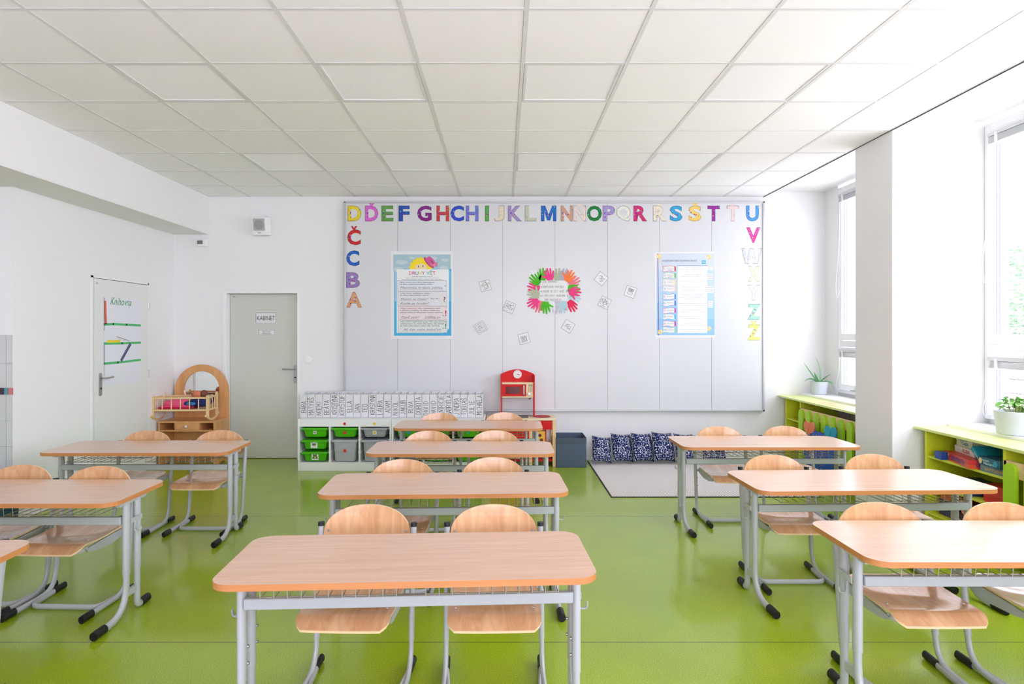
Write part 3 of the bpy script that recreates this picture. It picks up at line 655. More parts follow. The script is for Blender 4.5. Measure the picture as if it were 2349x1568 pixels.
# speaker, motion sensor, wall cap
x, y, z = at(609, 519, D)
s_ = thing('wall_speaker', 'white box loudspeaker with grey round grille high on back wall', 'speaker', (x, D, z - .1))
Mr = Matrix.Rotation(R(9), 4, 'X') @ Matrix.Rotation(R(-8), 4, 'Z')
MB().box(-.085, .085, -.13, -.02, 0, .2, M=Mr).build('case', M_WHITE, s_, bevel=.006)
q = MB(); q.prism(rrect(-.068, .068, .05, .185, .01), lambda u, v, w: Mr @ Vector((u, -.13 - w, v)), 0, .003, mat(184, 186, 186, .7)); q.prism(circ(0, .117, .056), lambda u, v, w: Mr @ Vector((u, -.133 - w, v)), 0, .003, mat(160, 162, 162, .8)); q.prism([(-.02, .022), (.02, .022), (.02, .03), (-.02, .03)], lambda u, v, w: Mr @ Vector((u, -.1302 - w, v)), 0, .001, mat(120, 120, 120)); q.build('grille', None, s_)
q = MB().box(-.03, .03, -.05, 0, .06, .14).sweep([(0, -.03, .2), (.02, -.04, .225), (.05, -.01, .21)], .003); q.build('bracket', M_WHITE, s_)
x, y, z = at(465.5, 558, D)
s_ = thing('motion_sensor', 'small white motion sensor box just below the ceiling beam', 'sensor', (x, D, z - .04))
MB().box(-.055, .055, -.055, 0, 0, .085).build('case', M_WHITE, s_, bevel=.006)
MB().box(-.038, .022, -.059, -.053, .025, .065, mat(120, 120, 116, .4)).build('lens', None, s_)
MB().sweep(fillet([(0, -.01, .08), (-.01, -.02, .12), (.0, -.01, .155)], .02), .003).build('cable', M_WHITE, s_)
x, y, z = at(707, 825, D); props(MB().lathe([(.001, -.006), (.036, -.006), (.042, 0)], (x, D, z), 32, axis='y').build('wall_socket_cover', M_WHITE, None, smooth=True), 'round white blank cover plate on wall beside grey door', 'cover plate')

# ================================================================ alcove at far left
q = MB()
for z0, z1 in ((0, .19), (.193, .385), (.388, .582), (.585, .78), (.783, .975), (1.033, 1.217), (1.22, 1.435)):
    for i in range(8): q.box(-5.2 + i * .2 + (.0015), -5.2 + (i + 1) * .2 - .0015 if i < 7 else -3.757, 4.78, 4.79, z0, z1, mat(206, 207, 206, .3))
for i in range(46):
    c = random.choice([(110, 70, 120), (214, 190, 160), (196, 206, 96), (90, 150, 160), (236, 236, 236), (200, 120, 120), (60, 40, 60), (226, 222, 200)])
    q.box(-5.2 + i * .0315, -5.2 + i * .0315 + .029, 4.778, 4.79, .98, 1.03, mat(*c, .25))
struct('trim_1', q)
s_ = thing('towel_dispenser', 'white paper towel dispenser on the tiled wall at left edge', 'dispenser', (-3.98, 4.778, 1.04))
q = MB(); q.prism(rrect(-.15, .11, 0, .215, .03), lambda u, v, w: (u, -w, v), 0, .13); q.build('case', M_WHITE, s_, smooth=True, bevel=.01)
MB().box(-.14, .1, -.133, -.128, .03, .036, mat(150, 150, 150)).build('slot', None, s_)
s_ = thing('waste_bin', 'dark teal bin on the floor below the tiled wall', 'bin', (-3.83, 4.62, 0))
q = MB(); q.loft([[Vector((u, v, 0)) for u, v in rrect(-.17, .17, -.11, .11, .03)], [Vector((u, v, .36)) for u, v in rrect(-.19, .19, -.13, .13, .03)]]); q.build('body', mat(30, 74, 92, .5), s_, smooth=True)
q = MB(); q.sweep([Vector((u, v, .36)) for u, v in rrect(-.195, .195, -.135, .135, .03) + [rrect(-.195, .195, -.135, .135, .03)[0]]], .008, side=(0, 0, 1)); q.build('rim', M_BLACK, s_, smooth=True)

# ================================================================ windows
GL_M = glass_material()
def window(n, y0, y1, mull):
    w = thing('window_%d' % n, None, None, (0, 0, 0)); w['kind'] = 'structure'
    x0, x1 = XW, XW + .07; q = MB()
    zt = 3.03; zs = .8
    vb = [(y0, y0 + .05)] + [(m_ - .05, m_ + .05) for m_ in mull] + [(y1 - .05, y1)]
    for a, c in vb: q.box(x0, x1, a, c, zs, zt)
    for (a, a2), (c, c2) in zip(vb, vb[1:]):
        for z0, z1 in ((zs, zs + .03), (1.30, 1.365), (zt - .06, zt)): q.box(x0 + .002, x1 - .002, a2, c, z0, z1)
    q.build('window_frame', M_FRAME, w, bevel=.004)
    ed = [y0] + list(mull) + [y1]
    for a, c in zip(ed, ed[1:]):
        a2, c2 = a + .045, c - .045
        for z0, z1 in ((1.372, 2.965), (.832, 1.293)):
            q = MB(); t = .055; x2 = x0 - .014
            q.box(x2, x1 - .02, a2, a2 + t, z0, z1).box(x2, x1 - .02, c2 - t, c2, z0, z1).box(x2 + .001, x1 - .021, a2 + t, c2 - t, z0, z0 + t + .015).box(x2 + .001, x1 - .021, a2 + t, c2 - t, z1 - t, z1)
            sh = q.build('sash', M_FRAME, w, bevel=.004)
            q = MB()
            for yy in (a2 + t, c2 - t): q.box(x0 + .012, x0 + .02, yy - .004, yy + .004, z0 + t, z1 - t).box(x0 + .034, x0 + .040, yy - .005, yy + .005, z0 + t, z1 - t)
            q.build('gasket', mat(132, 140, 170, .5), sh)
            MB().box(x0 + .016, x0 + .020, a2 + t, c2 - t, z0 + t, z1 - t, GL_M).build('pane', None, w)
            bl_ = MB(); zz = z1 - t + .004
            for k in range(9): bl_.box(x2 - .022, x2 + .003, a2 + t - .02, c2 - t + .02, zz - .052 + k * .0058, zz - .052 + k * .0058 + .004)
            bl_.box(x2 - .028, x2 + .006, a2 + t - .02, c2 - t + .02, zz + .002, zz + .03)
            bo = bl_.build('blind', mat(204, 206, 208, .45), w)
            q = MB(); q.box(x2 - .032, x2 + .004, c2 - t - .07, c2 - t - .052, zz - .06, zz + .02); q.build('clip', M_WHITE, bo)
            yb = c2 - t + .012; lo = .42 if z0 < 1 else 1.1
            q = MB(); q.sweep(fillet([(x2 - .012, yb, zz), (x2 - .016, yb + .015, zz - lo * .5), (x2 - .03, yb + .05, zz - lo * .86), (x2 - .026, yb + .04, zz - lo), (x2 - .012, yb + .0, zz - lo * .92)], .03), .0022, n=6); q.build('blind_cord', M_WHITE, bo)
    yq = ed[-1] - .35
    q = MB().box(XW - .03, XW - .014, yq - .02, yq + .02, .84, .855).box(XW - .05, XW - .03, yq - .05, yq + .02, .842, .854); q.build('window_handle', M_CHROME, w)
    q = MB().box(3.39, XW + .005, y0 - (0 if n != 2 else 0), y1 + (.28 if n == 2 else 0) - .001, .738, .766); q.build('window_sill', M_WHITE, w, bevel=.004)
    return w
window(1, 1.2, 4.765, (2.4, 3.6)); window(2, 5.272, 6.85, (6.06,)); window(3, -2.9, .7, (-1.7, -.5))  # the last window is unseen, put in to light the room

# ================================================================ furniture by the windows
def side_unit(name, label, ya, yb, bays, top_y):
    """lime built-in: bays of shelves between ya..yb"""
    t = thing(name, label, 'shelf unit', (3.17, (ya + yb) / 2, 0)); ox, oy = 3.17, (ya + yb) / 2
    f = lambda q, x0, x1, y0, y1, z0, z1, m=None: q.box(x0 - ox, x1 - ox, y0 - oy, y1 - oy, z0, z1, m)
    q = MB().box(3.13, 3.388, top_y[0], top_y[1], .7225, .743); props(q.build('ledge_board', M_LIMETOP, None, bevel=.003), 'long pale lime ledge board under the %s window sill' % ('far' if ya > 6 else 'near'), 'ledge')
    for yy in bays['sides']: q = MB(); f(q, 3.17, 3.60, yy - .011, yy + .011, .0, .722); q.build('side_panel', M_LIME, t, bevel=.002)
    q = MB(); f(q, 3.58, 3.595, ya, yb, .02, .722); q.build('back_panel', M_LIMED, t)
    for z in bays['shelves']: q = MB(); f(q, 3.178, 3.585, ya + .011, yb - .011, z - .016, z); q.build('shelf', M_LIMED, t, bevel=.002)
    return t
t = side_unit('board_game_shelf', 'lime green open shelf full of board games under near window', 3.95, 4.70, dict(sides=(3.955, 4.69), shelves=(.535, .335, .115)), (1.25, 4.765))
q = MB().box(0, .02, -.355, .355, .01, .095); q.build('drawer_front', M_LIME, t, bevel=.003)
t = side_unit('corner_toy_shelf', 'narrow lime green open shelf in the far window corner', 6.67, 7.03, dict(sides=(6.672, 7.01), shelves=(.5, .28, .06)), (5.275, 7.125))
for y0, y1, n in ((5.55, 6.35, 'far'), (3.0, 3.75, 'near')): props(MB().box(3.2, 3.36, y0, y1, .743, .7445).build('vent_plate', M_PINE, None), 'thin wooden vent plate let into the %s lime ledge' % n, 'vent plate')

def fence(name, label, y0, y1, slats):
    t = thing(name, label, 'radiator cover', (3.155, (y0 + y1) / 2, 0)); oy = (y0 + y1) / 2
    MB().box(0, .018, y0 - oy, y1 - oy, .555, .653).build('top_rail', M_PINE, t, bevel=.002)
    MB().box(0, .018, y0 - oy, y1 - oy, .09, .16).build('bottom_rail', M_PINE, t, bevel=.002)
    MB().box(0, .04, y0 - oy, y0 - oy + .02, 0, .653).box(0, .04, y1 - oy - .02, y1 - oy, 0, .653).build('end_post', M_PINE, t)
    sm = MB(); pl = [(-.045, .04), (.045, .04)] + [(.045 * math.cos(R(a)), .60 + .045 * math.sin(R(a))) for a in range(0, 181, 20)]
    sm.prism(pl, lambda u, v, w: (-w, u, v), 0, .024)
    s0 = sm.build('slat', M_SLAT, t, bevel=.006, seg=3)
    for i, yy in enumerate(slats):
        o = s0 if i == 0 else s0.copy()
        if i: COL.objects.link(o); o.parent = t
        o.location = (0, yy - oy, 0)
    return t
fence('slatted_radiator_cover', 'wooden radiator cover with rounded lime slats under the far window', 5.275, 6.655, [6.585 - .155 * i for i in range(9)])
fence('slatted_radiator_cover', 'wooden radiator cover with rounded lime slats beside the board games', 1.4, 3.94, [3.87 - .155 * i for i in range(16)])
def radiator(label, y0, n):
    q = MB(); M_RAD = mat(150, 138, 130, .5)
    for i in range(n):
        y = y0 + .056 * i
        for dx in (0, .07): q.sweep(fillet([(dx, y, .14), (dx, y, .16), (dx, y, .69), (dx, y, .712)], .01), .019, .024, n=10)
        q.box(0, .07, y - .01, y + .01, .66, .70)
    q.sweep([(.035, y0 - .02, .18), (.035, y0 + .056 * n, .18)], .018); q.sweep([(.035, y0 - .02, .66), (.035, y0 + .056 * n, .66)], .018)
    t = thing('radiator', label, 'radiator', (3.36, 0, 0)); q.build('fins', M_RAD, t, smooth=True)
    q = MB(); q.lathe([(.012, 0), (.034, .01), (.034, .07), (.026, .085)], (.0, y0 + .056 * n - .02, .69 - .0), 14, axis='y'); q.build('valve', M_RAD, t, smooth=True)
    for yy in (y0 + .1, y0 + .056 * n - .15): MB().box(.02, .05, yy - .01, yy + .01, 0, .16).build('foot', M_RAD, t)
radiator('ribbed grey radiator behind the slats under the far window', 5.33, 17)
radiator('ribbed grey radiator behind the slats under the near window', 2.2, 26)

# games
def gbox(label, x, y, z, sx, sy, sz, rz, col, texts=(), side=None, extra=None):
    """box whose front (-x) face and far end carry print; origin at bottom centre"""
    t = thing('board_game_box', label, 'game box', (x, y, z), R(rz), 'board games on the lime shelf')
    q = MB().box(-sx / 2, sx / 2, -sy / 2, sy / 2, 0, sz, mat(*col, .35)); q.box(-sx / 2 - .001, sx / 2 + .001, -sy / 2 - .001, sy / 2 + .001, sz * .45, sz + .0005, mat(*(side or col), .35))
    fx = lambda u, v, w: (-sx / 2 - .001 - w, -u, v)          # u runs to the right as seen from the room
    fy = lambda u, v, w: (u, -sy / 2 - .001 - w, v)
    for s, u, v, h, c, face, wd in texts: put_text(q, s, fx if face == 'x' else fy, u, v, h, mat(*c, .6), .0006, bold=.02, width=wd, align='c')
    if extra: extra(q, fx, fy)
    o = q.build('print', None, t, bevel=.0015); o.name = 'box'
    return t
gx_ = 3.36
def lab(q, fx, fy):
    flat(q, [(-.14, .03), (-.11, .03), (-.11, .05), (-.14, .05)], fx, .0008, mat(250, 220, 60)); flat(q, circ(.1, .02, .012), fy, .0008, mat(60, 170, 60))
Z1, Z2, Z3 = .535, .335, .115
gbox('orange and red maze game box with blue capitals, bottom of top shelf', 3.31, 4.36, Z1, .26, .36, .058, -14, (228, 84, 44), (('LABYRINTH', .02, .012, .034, (30, 60, 140), 'x', .2), ('LABYRINTH', 0, .016, .024, (40, 70, 160), 'y', .17)), (216, 52, 44), lab)
gbox('small dark blue box in front of the orange maze game', 3.20, 4.55, Z1, .07, .07, .052, 0, (28, 76, 160))
gbox('white puzzle game box with coloured letters lying on the maze game', 3.36, 4.40, Z1 + .0590, .2, .27, .045, -12, (226, 222, 214), (('RUBIK', .03, .01, .026, (200, 60, 60), 'x', .1),), (232, 230, 224))
gbox('cream cup game box with turquoise lettering, topmost on left pile', 3.37, 4.45, Z1 + .1045, .16, .19, .075, -8, (232, 222, 196), (('Speed', -.01, .04, .026, (30, 160, 180), 'x', .09), ('Cups', .01, .012, .026, (30, 160, 180), 'x', .08)), (238, 232, 214))
gbox('grey-blue box with barcode under the teal game, top shelf right', 3.31, 4.07, Z1, .25, .2, .042, 4, (104, 132, 150), (('BATTLESHIP', .01, .012, .018, (214, 160, 60), 'x', .15),))
gbox('dark teal game box with rounded white lettering, top shelf right', 3.31, 4.08, Z1 + .0430, .27, .2, .052, -3, (34, 88, 112), (('match', -.03, .028, .016, (190, 220, 226), 'x', .07), ('Masters', .0, .008, .018, (190, 220, 226), 'x', .09)), (40, 100, 124), lambda q, fx, fy: (flat(q, circ(.06, .026, .02), fx, .0008, mat(60, 160, 190)), flat(q, circ(-.075, .026, .016, 16, .02), fx, .0008, mat(238, 216, 150))))
o = gbox('turquoise game box leaning diagonally between the two piles', 3.30, 4.235, Z1 + .078, .2, .13, .03, 0, (34, 150, 176), (('GAME', .0, .008, .012, (200, 230, 230), 'x', .06),)); o.rotation_euler = (R(42), 0, R(0))
gbox('navy game box with pale lettering at left of the middle shelf', 3.33, 4.42, Z2, .26, .34, .06, -10, (28, 54, 104), (('Logiko', -.03, .018, .03, (150, 196, 216), 'x', .12),), (34, 66, 120), lambda q, fx, fy: flat(q, circ(.06, .03, .018), fx, .0008, mat(232, 214, 70)))
gbox('bright red plain game box at middle of the middle shelf', 3.33, 4.10, Z2, .24, .16, .115, 6, (204, 48, 44), (), (212, 60, 52))
gbox('dark red game box right end of the middle shelf', 3.34, 4.0, Z2, .2, .05, .105, 0, (150, 26, 36))
gbox('red game box with round white emblems on the lowest shelf', 3.30, 4.16, Z3 + .08, .26, .36, .06, -6, (206, 42, 44), (('LLYNX', .0, .018, .024, (240, 236, 230), 'x', .1),), None, lambda q, fx, fy: [flat(q, circ(u, .03, .022), fx, .0008, mat(236, 226, 214)) for u in (-.15, -.095, .08, .12, .16)] + [flat(q, circ(u, .03, .015), fx, .0011, mat(200, 70, 60)) for u in (-.15, -.095, .08, .12, .16)])
gbox('dark green low box beneath the emblem game on the lowest shelf', 3.32, 4.2, Z3, .26, .4, .078, 3, (40, 84, 90), (), (60, 44, 60))
gbox('white flat box lying on the red emblem game', 3.32, 4.07, Z3 + .1410, .2, .2, .02, 2, (226, 220, 206))
gbox('dark blue box standing at the left of the lowest shelf', 3.33, 4.54, Z3, .2, .18, .11, 0, (40, 44, 84), (), (52, 60, 110))
gbox('orange box resting at left end on the lowest shelf pile', 3.33, 4.55, Z3 + .1115, .18, .16, .06, 4, (216, 92, 50))
t = thing('toy_ball', 'small dark red patterned ball on the far corner shelf', 'ball', (3.27, 6.80, .5)); MB().ellipsoid((0, 0, .048), (.048, .048, .048), M_WHITE).build('ball', spotted(190, 36, 40), t, smooth=True)

# hanging blue bag with hearts on the far cover
t = thing('toy_bag', 'blue patterned cloth bag hanging on far lime slats', 'bag', (3.10, 6.12, .06))
q = MB(); rings = []
for i in range(9):
    z = .02 + i * .05; w = .30 * (1 - .35 * abs(i / 8 - .45) ** 1.6 * 2) ; dpt = .02 + .05 * math.sin(math.pi * (i + .6) / 9.4)
    rings.append([Vector((-dpt * abs(math.sin(R(a))) * (1 if a > 0 else -.2), w * math.cos(R(a)), z)) for a in range(-180, 180, 20)])
q.loft(rings); q.build('body', spotted(34, 84, 176), t, smooth=True)
def ears(label, y, z, c):
    t = thing('felt_heart', label, 'decoration', (3.085, y, z), 0, 'felt hearts on the lime slats'); q = MB()
    for s in (-1, 1):
        q.prism([(s * .05 + .05 * math.cos(a) * 1.0, .02 + .055 * math.sin(a)) for a in [i * .35 for i in range(18)]], lambda u, v, w: (-.012 - w - (s + 1) * .002, u, v), 0, .012)
    q.prism([(-.09, .0), (.09, 0), (0, -.08)], lambda u, v, w: (-.012 - w, u, v), 0, .01)
    q.build('heart', mat(*c, .8), t)
ears('orange felt heart shape on the far lime slats', 6.26, .49, (232, 130, 92)); ears('turquoise felt heart shape on the far lime slats', 5.85, .50, (44, 158, 190))

# plants
def pot(label, x, y, z, rt, rb, h):
    t = thing('potted_plant', label, 'potted plant', (x, y, z)); q = MB()
    q.lathe([(rb * .9, 0), (rb, .004), (rb + (rt - rb) * .5, h * .52), (rb + (rt - rb) * .5 + .002, h * .55), (rt, h - .012), (rt + .002, h - .002), (rt - .006, h), (rt - .01, h - .02), (rt - .012, h - .05)], n=36)
    q.build('pot', mat(198, 204, 212, .45), t, smooth=True)
    MB().lathe([(.001, h - .03), (rt - .009, h - .028)], n=20, cap=True).build('soil', mat(70, 54, 40, .95), t); return t
t = pot('grey pot with a few long spiky leaves on the far sill', 3.51, 6.94, .766, .0895, .078, .145)
def blade(q, p0, p1, p2, w, m, n=9):
    p0, p1, p2 = Vector(p0), Vector(p1), Vector(p2); rings = []
    for i in range(n):
        s = i / (n - 1); p = p0 * (1 - s) ** 2 + p1 * 2 * s * (1 - s) + p2 * s * s; d = (p1 - p0) * (1 - s) + (p2 - p1) * s; d.normalize()
        sd = d.cross(Vector((0, 1, 0))); sd = sd.normalized() if sd.length > .1 else Vector((1, 0, 0)); nn = d.cross(sd); k = w * (1 - s) ** .6 + .0008
        rings.append([p + sd * k, p + nn * k * .35, p - sd * k, p - nn * k * .35])
    q.loft(rings, m)
GA = [mat(92, 150, 92, .45), mat(120, 172, 120, .45), mat(70, 128, 78, .45)]
for i, (dx, dz, bx_, bz_, dy) in enumerate(((-.155, .205, -.08, .08, .02), (-.055, .265, .03, .12, -.02), (-.19, -.0, -.11, .07, -.03), (.14, .075, .05, .03, .02), (.13, -.1, .12, .05, -.05), (-.03, .09, -.03, .04, .03), (-.09, .11, -.05, .06, -.04), (.11, -.02, .08, .03, -.06))):
    q = MB(); blade(q, (0, 0, .12), (bx_, dy, .12 + bz_ + .03), (dx, dy * 1.5, .145 + dz), .0095, GA[i % 3]); q.build('leaf', None, t, smooth=True)
t = pot('larger grey pot with bushy small green leaves on near sill', 3.475, 4.235, .766, .122, .106, .158)
q = MB(); lv = MB()
for i in range(60):
    a = random.uniform(0, 2 * math.pi); r = random.uniform(0, .11); h = .17 + random.uniform(.01, .09) - r * .25
    x, y = r * math.cos(a), r * math.sin(a); q.sweep([(x * .4, y * .4, .125), (x * .8, y * .8, h - .02), (x, y, h)], .0016, n=5)
    Mx = Matrix.Translation((x, y, h)) @ Matrix.Rotation(a, 4, 'Z') @ Matrix.Rotation(random.uniform(-.2, .9), 4, 'Y') @ Matrix.Rotation(random.uniform(-.5, .5), 4, 'X')
    L_ = random.uniform(.022, .036); pts = [(-L_ * .7, 0, 0), (-L_ * .2, L_ * .5, .004), (L_ * .5, L_ * .45, .003), (L_, 0, -.004), (L_ * .5, -L_ * .45, .003), (-L_ * .2, -L_ * .5, .004), (0, 0, -.004)]
    lv.add([Mx @ Vector(p) for p in pts], [(6, 0, 1), (6, 1, 2), (6, 2, 3), (6, 3, 4), (6, 4, 5), (6, 5, 0)], [mat(120, 186, 84, .5), mat(160, 210, 120, .5), mat(90, 160, 70, .5)][i % 3])
q.build('stems', mat(170, 190, 110, .6), t); o = lv.build('leaves', None, t); o['kind'] = 'stuff'

# ================================================================ rug and cushions
q = MB().box(.962, 2.80, 5.52, 7.05, 0, .009, carpet_material()); q.box(.952, 2.81, 5.51, 7.06, 0, .005, M_DARK)
props(q.build('rug'), 'flat cream woven rug with dark edge on the green floor', 'rug')
CM = cushion_material()
def cushion_mesh():
    n = 16; vs = []; fs = []
    for sd in (1, -1):
        for i in range(n + 1):
            for j in range(n + 1):
                u, v = i / n * 2 - 1, j / n * 2 - 1
                pin = 1 - .09 * (1 - abs(u) ** 2) * abs(v) ** 4 ; pin2 = 1 - .09 * (1 - abs(v) ** 2) * abs(u) ** 4
                h = .075 * ((1 - u ** 4) * (1 - v ** 4)) ** .55
                h += .008 * noise.noise(Vector((u * 2.5, v * 2.5, sd * 3))) * (1 - u * u) * (1 - v * v) * 2
                vs.append((u * .2 * pin2, sd * h, v * .2 * pin + .2))
    for sd in range(2):
        o = sd * (n + 1) ** 2
        for i in range(n):
            for j in range(n):
                a = o + i * (n + 1) + j; f = (a, a + 1, a + n + 2, a + n + 1); fs.append(f if sd else f[::-1])
    for k in range(n):
        N = n + 1; B = N * N
        for a, b_ in (((k) * N, (k + 1) * N), ((k + 1) * N + n, k * N + n), (k + 1, k), (n * N + k, n * N + k + 1)): fs.append((a, b_, b_ + B, a + B))
    return vs, fs
vs, fs = cushion_mesh(); c0 = MB().add(vs, fs, CM).build('cushion', None, None, smooth=True)
cl = [(1.085, 6.84, 22, 12, .92, 'leftmost, slumped beside the grey box'), (1.325, 6.87, 24, 8, 1.0, 'second from left'), (1.555, 6.88, 24, 7, 1.02, 'third from left'), (1.785, 6.88, 24, 8, 1.05, 'fourth from left, tallest'), (2.02, 6.87, 24, 8, 1.0, 'fifth, half hidden behind a desk leg'), (2.32, 6.84, 10, 4, .8, 'rightmost, behind the desk basket')]
for i, (x, y, rz, ry, s, lb) in enumerate(cl):
    o = c0 if i == 0 else c0.copy()
    if i: COL.objects.link(o)
    o.location = (x, y, .012); o.rotation_euler = (R(-20), R(ry * .8), R(rz)); o.scale = (s * (.66 if i < 5 else .9), s * .72, s * .78)
    o.location.z = .034
    props(o, 'navy and white patterned cushion leaning on wall, ' + lb, 'cushion', 'navy cushions on the rug')

# fabric box
t = thing('storage_box', 'dark grey fabric storage box beside the red play kitchen', 'storage box', (.735, 6.90, 0)); q = MB(); h = .162; HH = .325
q.box(-h, h, -h, -h + .006, 0, HH - .012).box(-h, h, h - .006, h, 0, HH).box(-h, -h + .006, -h, h, 0, HH).box(h - .006, h, -h, h, 0, HH).box(-h, h, -h, h, 0, .006)
q.build('body', mat(78, 92, 112, .85, bump=.4, bscale=30), t, bevel=.003)
MB().box(-h - .002, h + .002, -h - .004, -h + .001, HH - .07, HH - .008).build('flap', mat(74, 86, 100, .85, bump=.5, bscale=25), t, bevel=.002)

# ================================================================ storage units with bins
M_UNIT = mat(236, 238, 236, .4)
GREEN = (76, 186, 20)
def bin_(t, x0, x1, ztop, h, col, sticker=None, yf=0, clear=False):
    m = mat(*col, .35, alpha=.85 if clear else 1); q = MB(); rings = []
    a, c = x0 + .012, x1 - .012; zb = ztop - h
    for z, dx, dy in ((zb, .035, .03), (zb + .015, .026, .022), (ztop - .012, .012, .012)):
        rings.append([Vector((u, v, z)) for u, v in rrect(a + dx, c - dx, yf + dy, yf + .40 - dy, .02, 3)])
    q.loft(rings, m); q.box(a, c, yf, yf + .40, ztop - .014, ztop, m); q.box(a, c, yf - .004, yf + .01, ztop - .022, ztop, m)
    o = q.build('storage_bin', None, t, bevel=.003)
    if sticker:
        s, sc, sz = sticker; q = MB(); cx_ = (a + c) / 2 - (0 if s != 'leaf' else .01); cz_ = ztop - h * .5; fn = lambda u, v, w: (cx_ + u, yf + .014 - w, cz_ + v)
        if s == 'dot': q.prism(circ(0, 0, .017), fn, 0, .002, mat(*sc, .6))
        else:
            q.prism([(-sz, -sz), (sz, -sz), (sz, sz), (-sz, sz)], fn, 0, .002, M_PAPER)
            if s == 'frog':
                flat(q, circ(0, -.004, sz * .55), fn, .0024, mat(70, 110, 50)); flat(q, circ(0, -.008, sz * .3), fn, .0028, mat(220, 200, 80)); flat(q, circ(-sz * .35, sz * .45, sz * .25), fn, .0026, mat(60, 100, 50)); flat(q, circ(sz * .35, sz * .45, sz * .25), fn, .0026, mat(60, 100, 50)); flat(q, [(-sz * .9, -sz * .8), (-sz * .2, -sz * .5), (-sz * .6, 0)], fn, .0025, mat(60, 100, 50)); flat(q, [(sz * .9, -sz * .8), (sz * .6, 0), (sz * .2, -sz * .5)], fn, .0025, mat(60, 100, 50))
            elif s == 'leaf': flat(q, circ(0, 0, sz * .6, 12, sz * .35), fn, .0024, mat(80, 120, 60)); stroke(q, [(-sz * .8, sz * .7), (0, .1 * sz), (sz * .8, sz * .6)], fn, .004, mat(60, 90, 40), .0026); flat(q, circ(.2 * sz, -sz * .4, sz * .25), fn, .0028, mat(210, 200, 90))
            elif s == 'square': flat(q, [(-sz * .6, -sz * .6), (sz * .6, -sz * .6), (sz * .6, sz * .6), (-sz * .6, sz * .6)], fn, .0024, mat(*sc, .6))
        q.build('sticker', None, o)
    return o
def unit(label, x0, cols, dots):
    W = .98; t = thing('toy_storage_unit', label, 'storage unit', (x0, 6.565, 0)); H = .545; q = MB()
    for xa in (0, W - .018): MB().box(xa, xa + .018, 0, .44, 0, H).build('side_panel', M_UNIT, t, bevel=.002)
    MB().box(.018, W - .018, .004, .44, H - .018, H - .001).build('top_panel', M_UNIT, t)
    MB().box(.018, W - .018, .0, .44, 0, .09).build('base', M_UNIT, t, bevel=.002)
    MB().box(.018, W - .018, .425, .44, .09, H - .018).build('back_panel', M_UNIT, t)
    xs_ = [.018, .334, .646, W - .018]
    MB().box(.018, W - .018, .002, .018, H - .08, H - .018).build('header_rail', M_UNIT, t)
    for xd in xs_[1:3]: MB().box(xd - .009, xd + .009, 0, .43, .09, H - .018).build('divider', M_UNIT, t, bevel=.001)
    q = MB()
    for a, c in zip(xs_, xs_[1:]):
        for z in (.46, .335, .21):
            for k in range(2):
                q = MB(); q.box(a + .006, a + .016, .01, .42, z - .012 - k * .012, z - .006 - k * .012); q.box(c - .016, c - .006, .01, .42, z - .012 - k * .012, z - .006 - k * .012); q.build('runner', M_UNIT, t)
    for k, (a, c) in enumerate(zip(xs_, xs_[1:])):
        if dots[k]:
            q = MB(); q.prism(circ((a + c) / 2, H - .05, .015), lambda u, v, w: (u, .002 - w, v), 0, .002, mat(*dots[k], .6)); q.build('dot_sticker', None, t)
        for bb in cols[k]: bin_(t, a + .01, c - .01, *bb)
    return t
G3 = lambda s1, s2, s3: [(.452, .1, GREEN, s1), (.325, .1, GREEN, s2), (.2, .1, GREEN, s3)]
unit('white storage unit with green and clear bins, left one beside the grey door', -2.155, [G3(('square', (150, 150, 150), .016), ('leaf', (0, 0, 0), .036), ('frog', (0, 0, 0), .036)),
      [(.452, .1, GREEN, ('dot', (206, 44, 30), 0)), (.325, .23, (196, 200, 208), ('dot', (206, 44, 30), 0), 0, True)], [(.452, .1, (178, 182, 186), ('square', (236, 196, 60), .02), 0, True), (.325, .23, (190, 192, 202), None, 0, True)]], [None, (206, 44, 30), (240, 200, 70)])
unit('white storage unit with green bins, right one behind the centre desks', -1.172, [[(.452, .1, GREEN, ('dot', (30, 160, 200), 0)), (.325, .23, (150, 160, 196), None, 0, True)], [(.452, .1, GREEN, None), (.325, .1, GREEN, None), (.2, .1, GREEN, None)],
      [(.452, .1, (96, 206, 20), ('dot', (30, 180, 120), 0)), (.325, .1, (96, 206, 20), ('dot', (30, 180, 120), 0)), (.2, .1, (96, 206, 20), ('dot', (30, 180, 120), 0))]], [None, None, None])

# magazine files
names = ['BÁRA', 'MATYÁŠ', 'NOEMI', 'BEÁTA', 'KRISTÝNA', 'KRYŠTOF', 'ELLA', 'DAN', 'TEO', 'KRISTÝNA', 'LAURA', 'ADAM', 'NIKOL', 'JAKUB', 'RŮVA', 'DOROTA', 'DAVID', 'DAVID', 'PATRICIE', 'GABRIELA', 'JINDRA', 'TOBIÁŠ', 'JULIE', 'MICHAELA']
W = .0795; fm = MB(); q = fm; FH = .245
q.box(0, W, 0, .002, 0, FH, mat(222, 223, 224, .6)).box(0, W, .238, .24, 0, FH + .012).box(0, W, 0, .24, 0, .002)
for xx_ in (0, W - .002): q.prism([(0, 0), (.24, 0), (.24, FH + .012), (.2, FH + .012), (.17, FH + .004), (.12, FH - .02), (.05, FH - .004), (0, FH)], lambda u, v, w: (w, u, v), xx_, xx_ + .002, M_WHITE)
ord_ = ['leftmost', 'second from left', 'third from left', 'fourth from left', 'fifth from left', 'sixth from left', 'seventh from left', 'eighth from left', 'ninth from left', 'tenth from left', 'eleventh from left', 'twelfth from left',
        'twelfth from right', 'eleventh from right', 'tenth from right', 'ninth from right', 'eighth from right', 'seventh from right', 'sixth from right', 'fifth from right', 'fourth from right', 'third from right', 'second from right', 'rightmost']
